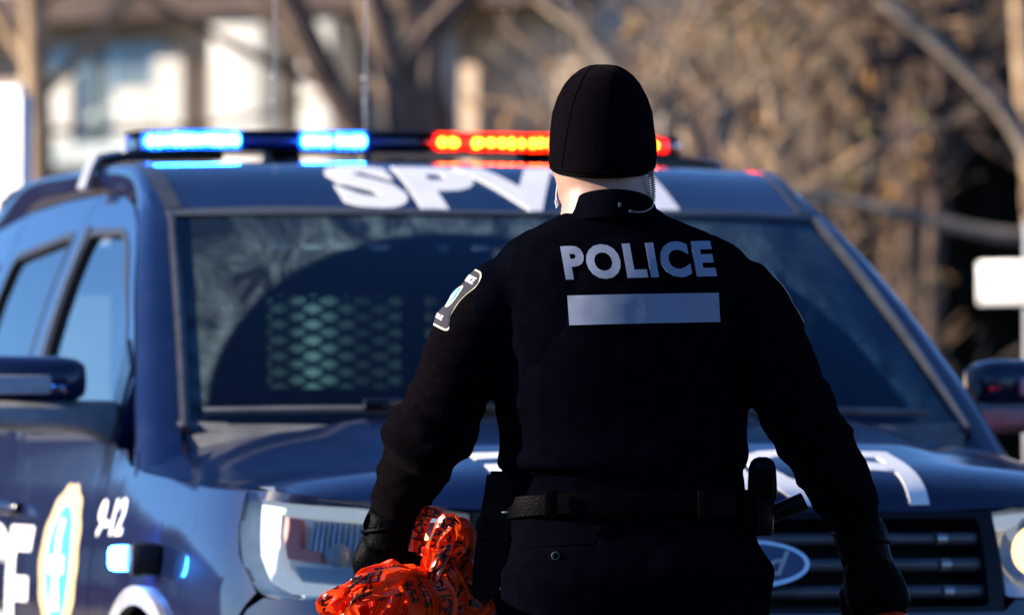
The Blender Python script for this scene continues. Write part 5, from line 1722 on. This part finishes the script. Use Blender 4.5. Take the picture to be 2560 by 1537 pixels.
# slender dark tree whose stem crosses the house front
b2_ = back_at(760, 250, 38.0)
tree('slender_tree', 'slender dark tree slanting across the white house front', b2_.x + 0.35, 38.0,
     [(0.30, 0, 0), (0.22, 0, 1.6), (0.08, 0, 2.6), (-0.14, 0, 3.05), (-0.36, 0, 3.5), (-0.62, 0, 4.1), (-1.1, 0, 5.4)], [0.08, 0.07, 0.055, 0.045, 0.04, 0.035, 0.03],
     [(0.55, (-1, 0, 0.35), 0.035, 1.8), (0.72, (-0.9, 0.2, 0.7), 0.04, 1.6), (0.9, (-0.9, 0.2, 0.25), 0.04, 2.0), (0.98, (0.2, 0, 1), 0.04, 1.5)], 14, 'bark_dark', depth=2)
b3 = back_at(95, 330, 40.0)
tree('roadside_tree', 'brown tree trunk at the far left beside the white post', b3.x, 40.0,
     [(0.02, 0, 0), (0.0, 0, 1.5), (0.0, 0, 2.8), (-0.03, 0, 3.6), (-0.05, 0, 4.4)], [0.12, 0.10, 0.085, 0.08, 0.06],
     [(0.65, (0.9, 0.1, 0.6), 0.04, 1.6), (0.7, (-0.5, 0.2, 0.8), 0.05, 1.6), (0.85, (0.8, -0.2, 0.5), 0.05, 2.0), (0.97, (0.5, 0, 1), 0.05, 1.8), (0.9, (-0.6, 0, 0.8), 0.05, 1.4), (0.6, (1.0, 0.1, -0.1), 0.022, 2.2)], 21, 'bark_tan', depth=3, leaf='leaf_brown', leaf_n=0.2)
# boughs high across the left of the picture
b4 = back_at(520, 20, 41.0)
tree('spreading_tree', 'wide tree with level brown boughs over the house front', b4.x, 41.0,
     [(1.6, 0, 0), (1.5, 0, 2), (1.1, 0, 4.1), (0.2, 0, 5.0)], [0.10, 0.09, 0.08, 0.07],
     [(0.86, (1, -0.3, -0.12), 0.08, 1.9), (0.86, (-1, -0.3, -0.12), 0.09, 2.0), (0.92, (0.4, -0.8, 0.0), 0.07, 1.6), (0.98, (-0.8, 0, 0.1), 0.08, 1.8)], 33, 'bark_dark', depth=2)

# thicket filling the right of the picture
bushes = [(1600, 31.0, 5), (1660, 36.0, 6), (1750, 33.0, 7), (1830, 38.0, 8), (1860, 32.0, 9), (1960, 36.0, 10), (1450, 41.0, 18)]
lab = ['nearest bare brown bush, just right of the cap', 'bare tangled bush right of the cap, behind the nearest one', 'bare bush with a few rusty leaves over the red end of the lightbar', 'pale twiggy bush above the end of the lightbar', 'tangled bush with ochre leaves over the roof corner', 'olive leaved bush behind the roof corner',
       'bare bush between the dark forked tree and the cap']
for i, ((x, Y, sd_), lb) in enumerate(zip(bushes, lab)):
    p = back_at(x, 300, Y)
    rg = random.Random(sd_ * 7)
    limbs = []
    for k in range(7):
        a = 2 * math.pi * k / 7 + rg.uniform(-.3, .3)
        limbs.append((rg.uniform(0.2, 1.0), (math.cos(a) * 0.7, math.sin(a) * 0.5, rg.uniform(0.5, 1.2)), rg.uniform(0.035, 0.06), rg.uniform(0.5, 0.8)))
    tree('bare_bush', lb, p.x, Y, [(0, 0, 0), (0.05, 0, 0.7), (0.0, 0, 1.5), (0.06, 0, 2.2), (0.0, 0, 2.9)], [0.09, 0.08, 0.065, 0.055, 0.04], limbs, sd_,
         ['bark_grey', 'bark_tan', 'bark_dark'][i % 3], twig=['twig_brown', 'bark_tan', 'bark_grey'][(i + 1) % 3], depth=3, leaf=['leaf_brown', 'leaf_olive', 'leaf_brown'][i % 3], leaf_n=0.09, group='bushes of the thicket', cat='bush', twig_r=0.022, spread=0.62)
# tall thin trees whose crowns close the thicket at the upper right
for i, (x, Y) in enumerate(((2080, 34.0), (2190, 37.0), (2252, 35.0), (2505, 38.0))):
    p = back_at(x, 300, Y)
    rg = random.Random(90 + i)
    limbs = [(rg.uniform(0.72, 1.0), (rg.uniform(-1, 1), rg.uniform(-.6, .6), rg.uniform(0.1, 0.9)), rg.uniform(0.03, 0.05), rg.uniform(0.6, 0.9)) for _ in range(9)]
    tree('crown_tree', ['thin tree with a tangled crown over the right end of the roof', 'thin tree with a brown crown above the dark gap', 'thin tree with a ragged crown under the slanting bough', 'thin tree with a grey crown in the upper right corner'][i], p.x, Y,
         [(0, 0, 0), (0.04, 0, 1.0), (0.0, 0, 2.0), (0.05, 0, 2.9), (0.0, 0, 3.6)], [0.06, 0.055, 0.05, 0.045, 0.035], limbs, 90 + i, 'bark_dark', twig=['twig_brown', 'bark_grey'][i % 2], depth=3, leaf='leaf_brown', leaf_n=0.08, spread=0.6, twig_r=0.02)
# two pale boughs that lean in from the right edge, and a grey trunk there
for nm, lb, Y, pts, rads, sd_ in (
    ('leaning_bough_tree', 'pale grey tree whose bough slants down across the upper right', 29.0, [(2760, 1180), (2700, 900), (2600, 600), (2470, 340), (2330, 170), (2150, 15), (2030, -110)], [0.16, 0.13, 0.08, 0.038, 0.032, 0.026, 0.016], 41),
    ('low_bough_tree', 'grey tree with a level bough over the right wing mirror', 28.0, [(2900, 1180), (2850, 900), (2740, 640), (2560, 580), (2400, 565), (2200, 520), (2040, 485), (1900, 470)], [0.15, 0.13, 0.07, 0.034, 0.030, 0.025, 0.018, 0.012], 42),
    ('upright_tree', 'straight tan trunk at the upper right corner', 33.0, [(2560, 1300), (2540, 900), (2512, 500), (2478, 200), (2462, -50), (2450, -300)], [0.11, 0.10, 0.08, 0.055, 0.05, 0.04], 43),
    ('far_right_tree', 'thin dark tree crossing behind the pale bough in the right corner', 31.0, [(2700, 1250), (2620, 800), (2540, 500), (2440, 260), (2360, 100), (2300, -80)], [0.09, 0.08, 0.05, 0.035, 0.03, 0.025], 44)):
    W3 = [back_at(x, y, Y) for x, y in pts]
    W3[0].z = -0.02
    base = Vector((W3[0].x, Y, 0))
    loc = [p - base for p in W3]
    rg = random.Random(sd_)
    limbs = [(rg.uniform(0.75, 1.0), (rg.uniform(-1, 0.4), rg.uniform(-.5, .5), rg.uniform(-.3, 1)), rg.uniform(0.015, 0.026), rg.uniform(0.5, 0.9)) for _ in range(2 if sd_ == 42 else 4)]
    tree(nm, lb, base.x, Y, [tuple(p) for p in loc], rads, limbs, sd_, 'bark_tan' if sd_ in (43,) else ('bark_dark' if sd_ == 44 else 'bark_grey'), depth=2)
# brown stems low in the thicket
for i, (x, Y, lean) in enumerate(((2130, 40.0, 0.1), (2225, 39.0, -0.05), (2060, 41.0, 0.15), (1955, 41.5, -0.1), (1850, 40.5, 0.1))):
    p = back_at(x, 600, Y)
    tree('young_tree', ['brown stem behind the right windshield pillar', 'stout brown stem left of the dark gap', 'slim stem behind the middle of the thicket', 'slim leaning stem in the thicket', 'slim pale stem above the windshield corner'][i], p.x, Y,
         [(0, 0, 0), (lean * 0.4, 0, 1.2), (lean, 0, 2.4), (lean * 1.3, 0, 3.6), (lean * 1.5, 0, 4.6)], [0.09, 0.08, 0.07, 0.05, 0.03],
         [(0.5, (0.6, 0, 0.8), 0.03, 1.2), (0.7, (-0.6, 0, 0.8), 0.03, 1.2), (0.9, (0.3, 0, 1), 0.03, 1.0), (0.35, (-0.7, -0.1, 0.6), 0.025, 1.0)], 60 + i, 'bark_dark', depth=3, leaf='leaf_brown', leaf_n=0.15, group='stems in the thicket')
# cedar hedge behind the thicket, deep shade put into its colour
hx0, hx1 = back_at(1500, 300, 47.0).x, 14.0
rg = random.Random(5)
hed = empty('cedar_hedge', ((hx0 + hx1) / 2, 47.0, 0))
tag(hed, 'tall cedar hedge coloured near black for deep shade behind the brown thicket', 'hedge')
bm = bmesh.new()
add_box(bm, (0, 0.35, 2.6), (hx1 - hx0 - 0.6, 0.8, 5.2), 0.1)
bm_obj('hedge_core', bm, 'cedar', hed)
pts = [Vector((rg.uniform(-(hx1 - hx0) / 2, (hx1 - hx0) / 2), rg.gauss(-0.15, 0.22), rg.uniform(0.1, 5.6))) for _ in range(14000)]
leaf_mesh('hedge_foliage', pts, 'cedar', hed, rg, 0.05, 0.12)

# ---- the pale house on the left
HY = 46.0
def hx(x): return back_at(500, 300, HY).x + (back_at(x, 300, HY).x - back_at(500, 300, HY).x) * 1.17
house = empty('house', (hx(500), HY, 0.0), math.radians(-32))
tag(house, 'pale beige house with white columns and window frames behind the trees', 'house')
H0 = house.location.copy()
def hb(name, x0, x1, y0, y1, z0, z1, mat, parent=None, bev=0.0):
    c = Vector(((x0 + x1) / 2, (y0 + y1) / 2, (z0 + z1) / 2)) - H0
    return box_obj(name, c, (x1 - x0, y1 - y0, z1 - z0), mat, parent or house, bev)
zt = lambda y: back_at(500, y, HY).z
hb('wall', hx(-1400), hx(1420), HY, HY + 3.5, 0, 5.6, 'brick_beige')
hb('roof', hx(-1440), hx(1460), HY - 0.5, HY + 4.0, 5.6, 6.2, 'shingle')
hb('eave', hx(-1440), hx(1460), HY - 0.55, HY - 0.02, zt(52), zt(-20), 'shingle')
for x0, x1, y0, y1 in ((262, 420, 100, 560), (120, 240, 100, 620), (738, 800, 120, 700), (920, 985, 60, 420)):
    wdw = hb('window', hx(x0), hx(x1), HY - 0.10, HY - 0.003, zt(y1), zt(y0), 'teal_wood')
    n = 2
    for i in range(n):
        for j in range(3):
            xa = hx(x0) + (hx(x1) - hx(x0)) * (i + 0.08) / n; xb = hx(x0) + (hx(x1) - hx(x0)) * (i + 0.92) / n
            za = zt(y1) + (zt(y0) - zt(y1)) * (j + 0.08) / 3; zb = zt(y1) + (zt(y0) - zt(y1)) * (j + 0.92) / 3
            hb('pane', xa, xb, HY - 0.115, HY - 0.102, za, zb, 'pane', wdw)
    hb('sill', hx(x0) - 0.05, hx(x1) + 0.05, HY - 0.2, HY - 0.004, zt(y1) - 0.08, zt(y1) - 0.001, 'white_wood', wdw)
for x0, x1 in ((600, 730), (820, 900), (1090, 1150)):
    hb('column', hx(x0), hx(x1), HY - 0.45, HY - 0.14, 0, zt(62), 'white_wood', None, 0.02)
hb('white_panel', hx(400), hx(470), HY - 0.16, HY - 0.118, zt(330), zt(120), 'white_wood')
hb('white_panel', hx(300), hx(395), HY - 0.16, HY - 0.118, zt(420), zt(210), 'white_wood')
hb('white_panel', hx(135), hx(190), HY - 0.16, HY - 0.118, zt(420), zt(170), 'white_wood')
hb('porch_beam', hx(430), hx(1100), HY - 0.5, HY - 0.13, zt(60), zt(30), 'shingle')
hb('balcony_rail', hx(-300), hx(420), HY - 0.30, HY - 0.20, zt(395), zt(345), 'teal_wood')
hb('door', hx(432), hx(508), HY - 0.06, HY - 0.004, 0.3, zt(150), 'brick_beige')
# white post at the left edge and white sign at the right
p = back_at(22, 400, 24.0)
post = empty('white_post', (p.x, 24.0, 0.0), math.radians(-40))
tag(post, 'white painted post cut by the left edge of the picture', 'post')
zt_ = back_at(20, 205, 24.0).z
box_obj('post_shaft', (-0.14, 0, zt_ / 2), (0.42, 0.04, zt_), 'sign_white', post, 0.015)
box_obj('post_edge', (0.074, 0.0, zt_ / 2 - 0.02), (0.012, 0.06, zt_ - 0.04), 'galvanised', post, 0.004)
pl_, pr_ = back_at(2388, 680, 25.0), back_at(2590, 680, 25.0)
sgn = empty('street_sign', ((pl_.x + pr_.x) / 2, 25.0, 0.0), math.radians(-38))
tag(sgn, 'blank white sign plate on a thin pole at the right edge', 'sign')
z0, z1 = back_at(2400, 732, 25.0).z, back_at(2400, 632, 25.0).z
box_obj('sign_plate', (0.0, -0.05, (z0 + z1) / 2), ((pr_.x - pl_.x) * 1.27, 0.02, z1 - z0), 'sign_white', sgn, 0.006)
pxx = 0.0
tube_obj('sign_pole', [(pxx, 0, 0), (pxx, 0, z1 + 0.15)], 0.022, 'galvanised', sgn, 10)

# ---- brick buildings outside the picture: one mirrored in the car door, one added to darken reflections
def building(name, label, x0, x1, y0, y1, h, wall, faces, seed):
    root = empty(name, ((x0 + x1) / 2, (y0 + y1) / 2, 0))
    tag(root, label, 'building')
    O = root.location.copy()
    box_obj('wall', Vector(((x0 + x1) / 2, (y0 + y1) / 2, h / 2)) - O, (x1 - x0, y1 - y0, h), wall, root)
    box_obj('roof', Vector(((x0 + x1) / 2, (y0 + y1) / 2, h + 0.2)) - O, (x1 - x0 + 0.6, y1 - y0 + 0.6, 0.399), 'concrete', root)
    for fc in faces:
        a0, a1 = (y0, y1) if fc in 'EW' else (x0, x1)
        n = int((a1 - a0) / 3.2)
        for i in range(n):
            for k in range(int(h / 3.3)):
                a = a0 + (i + 0.5) * (a1 - a0) / n; z = 1.9 + k * 3.3
                if fc == 'E': c, sz, sg = (x1 + 0.03, a, z), (0.06, 1.3, 1.7), (0.012, 1.1, 1.5); off = Vector((0.037, 0, 0))
                elif fc == 'W': c, sz, sg = (x0 - 0.03, a, z), (0.06, 1.3, 1.7), (0.012, 1.1, 1.5); off = Vector((-0.037, 0, 0))
                elif fc == 'N': c, sz, sg = (a, y1 + 0.03, z), (1.3, 0.06, 1.7), (1.1, 0.012, 1.5); off = Vector((0, 0.037, 0))
                else: c, sz, sg = (a, y0 - 0.03, z), (1.3, 0.06, 1.7), (1.1, 0.012, 1.5); off = Vector((0, -0.037, 0))
                w_ = box_obj('window', Vector(c) - O, sz, 'white_wood', root)
                box_obj('pane', Vector(c) + off - O, sg, 'pane', w_)
building('added_terrace', 'low red brick terrace added unseen behind the camera to darken the mirrored horizon', -22, 34, -62, -52, 9.0, 'brick_red', 'N', 3)  # unseen, added to darken the horizon that the car front mirrors
building('brick_block', 'red brick block left of the street mirrored in the car door', -60, -12, 56, 74, 5.0, 'brick_red', 'ES', 2)
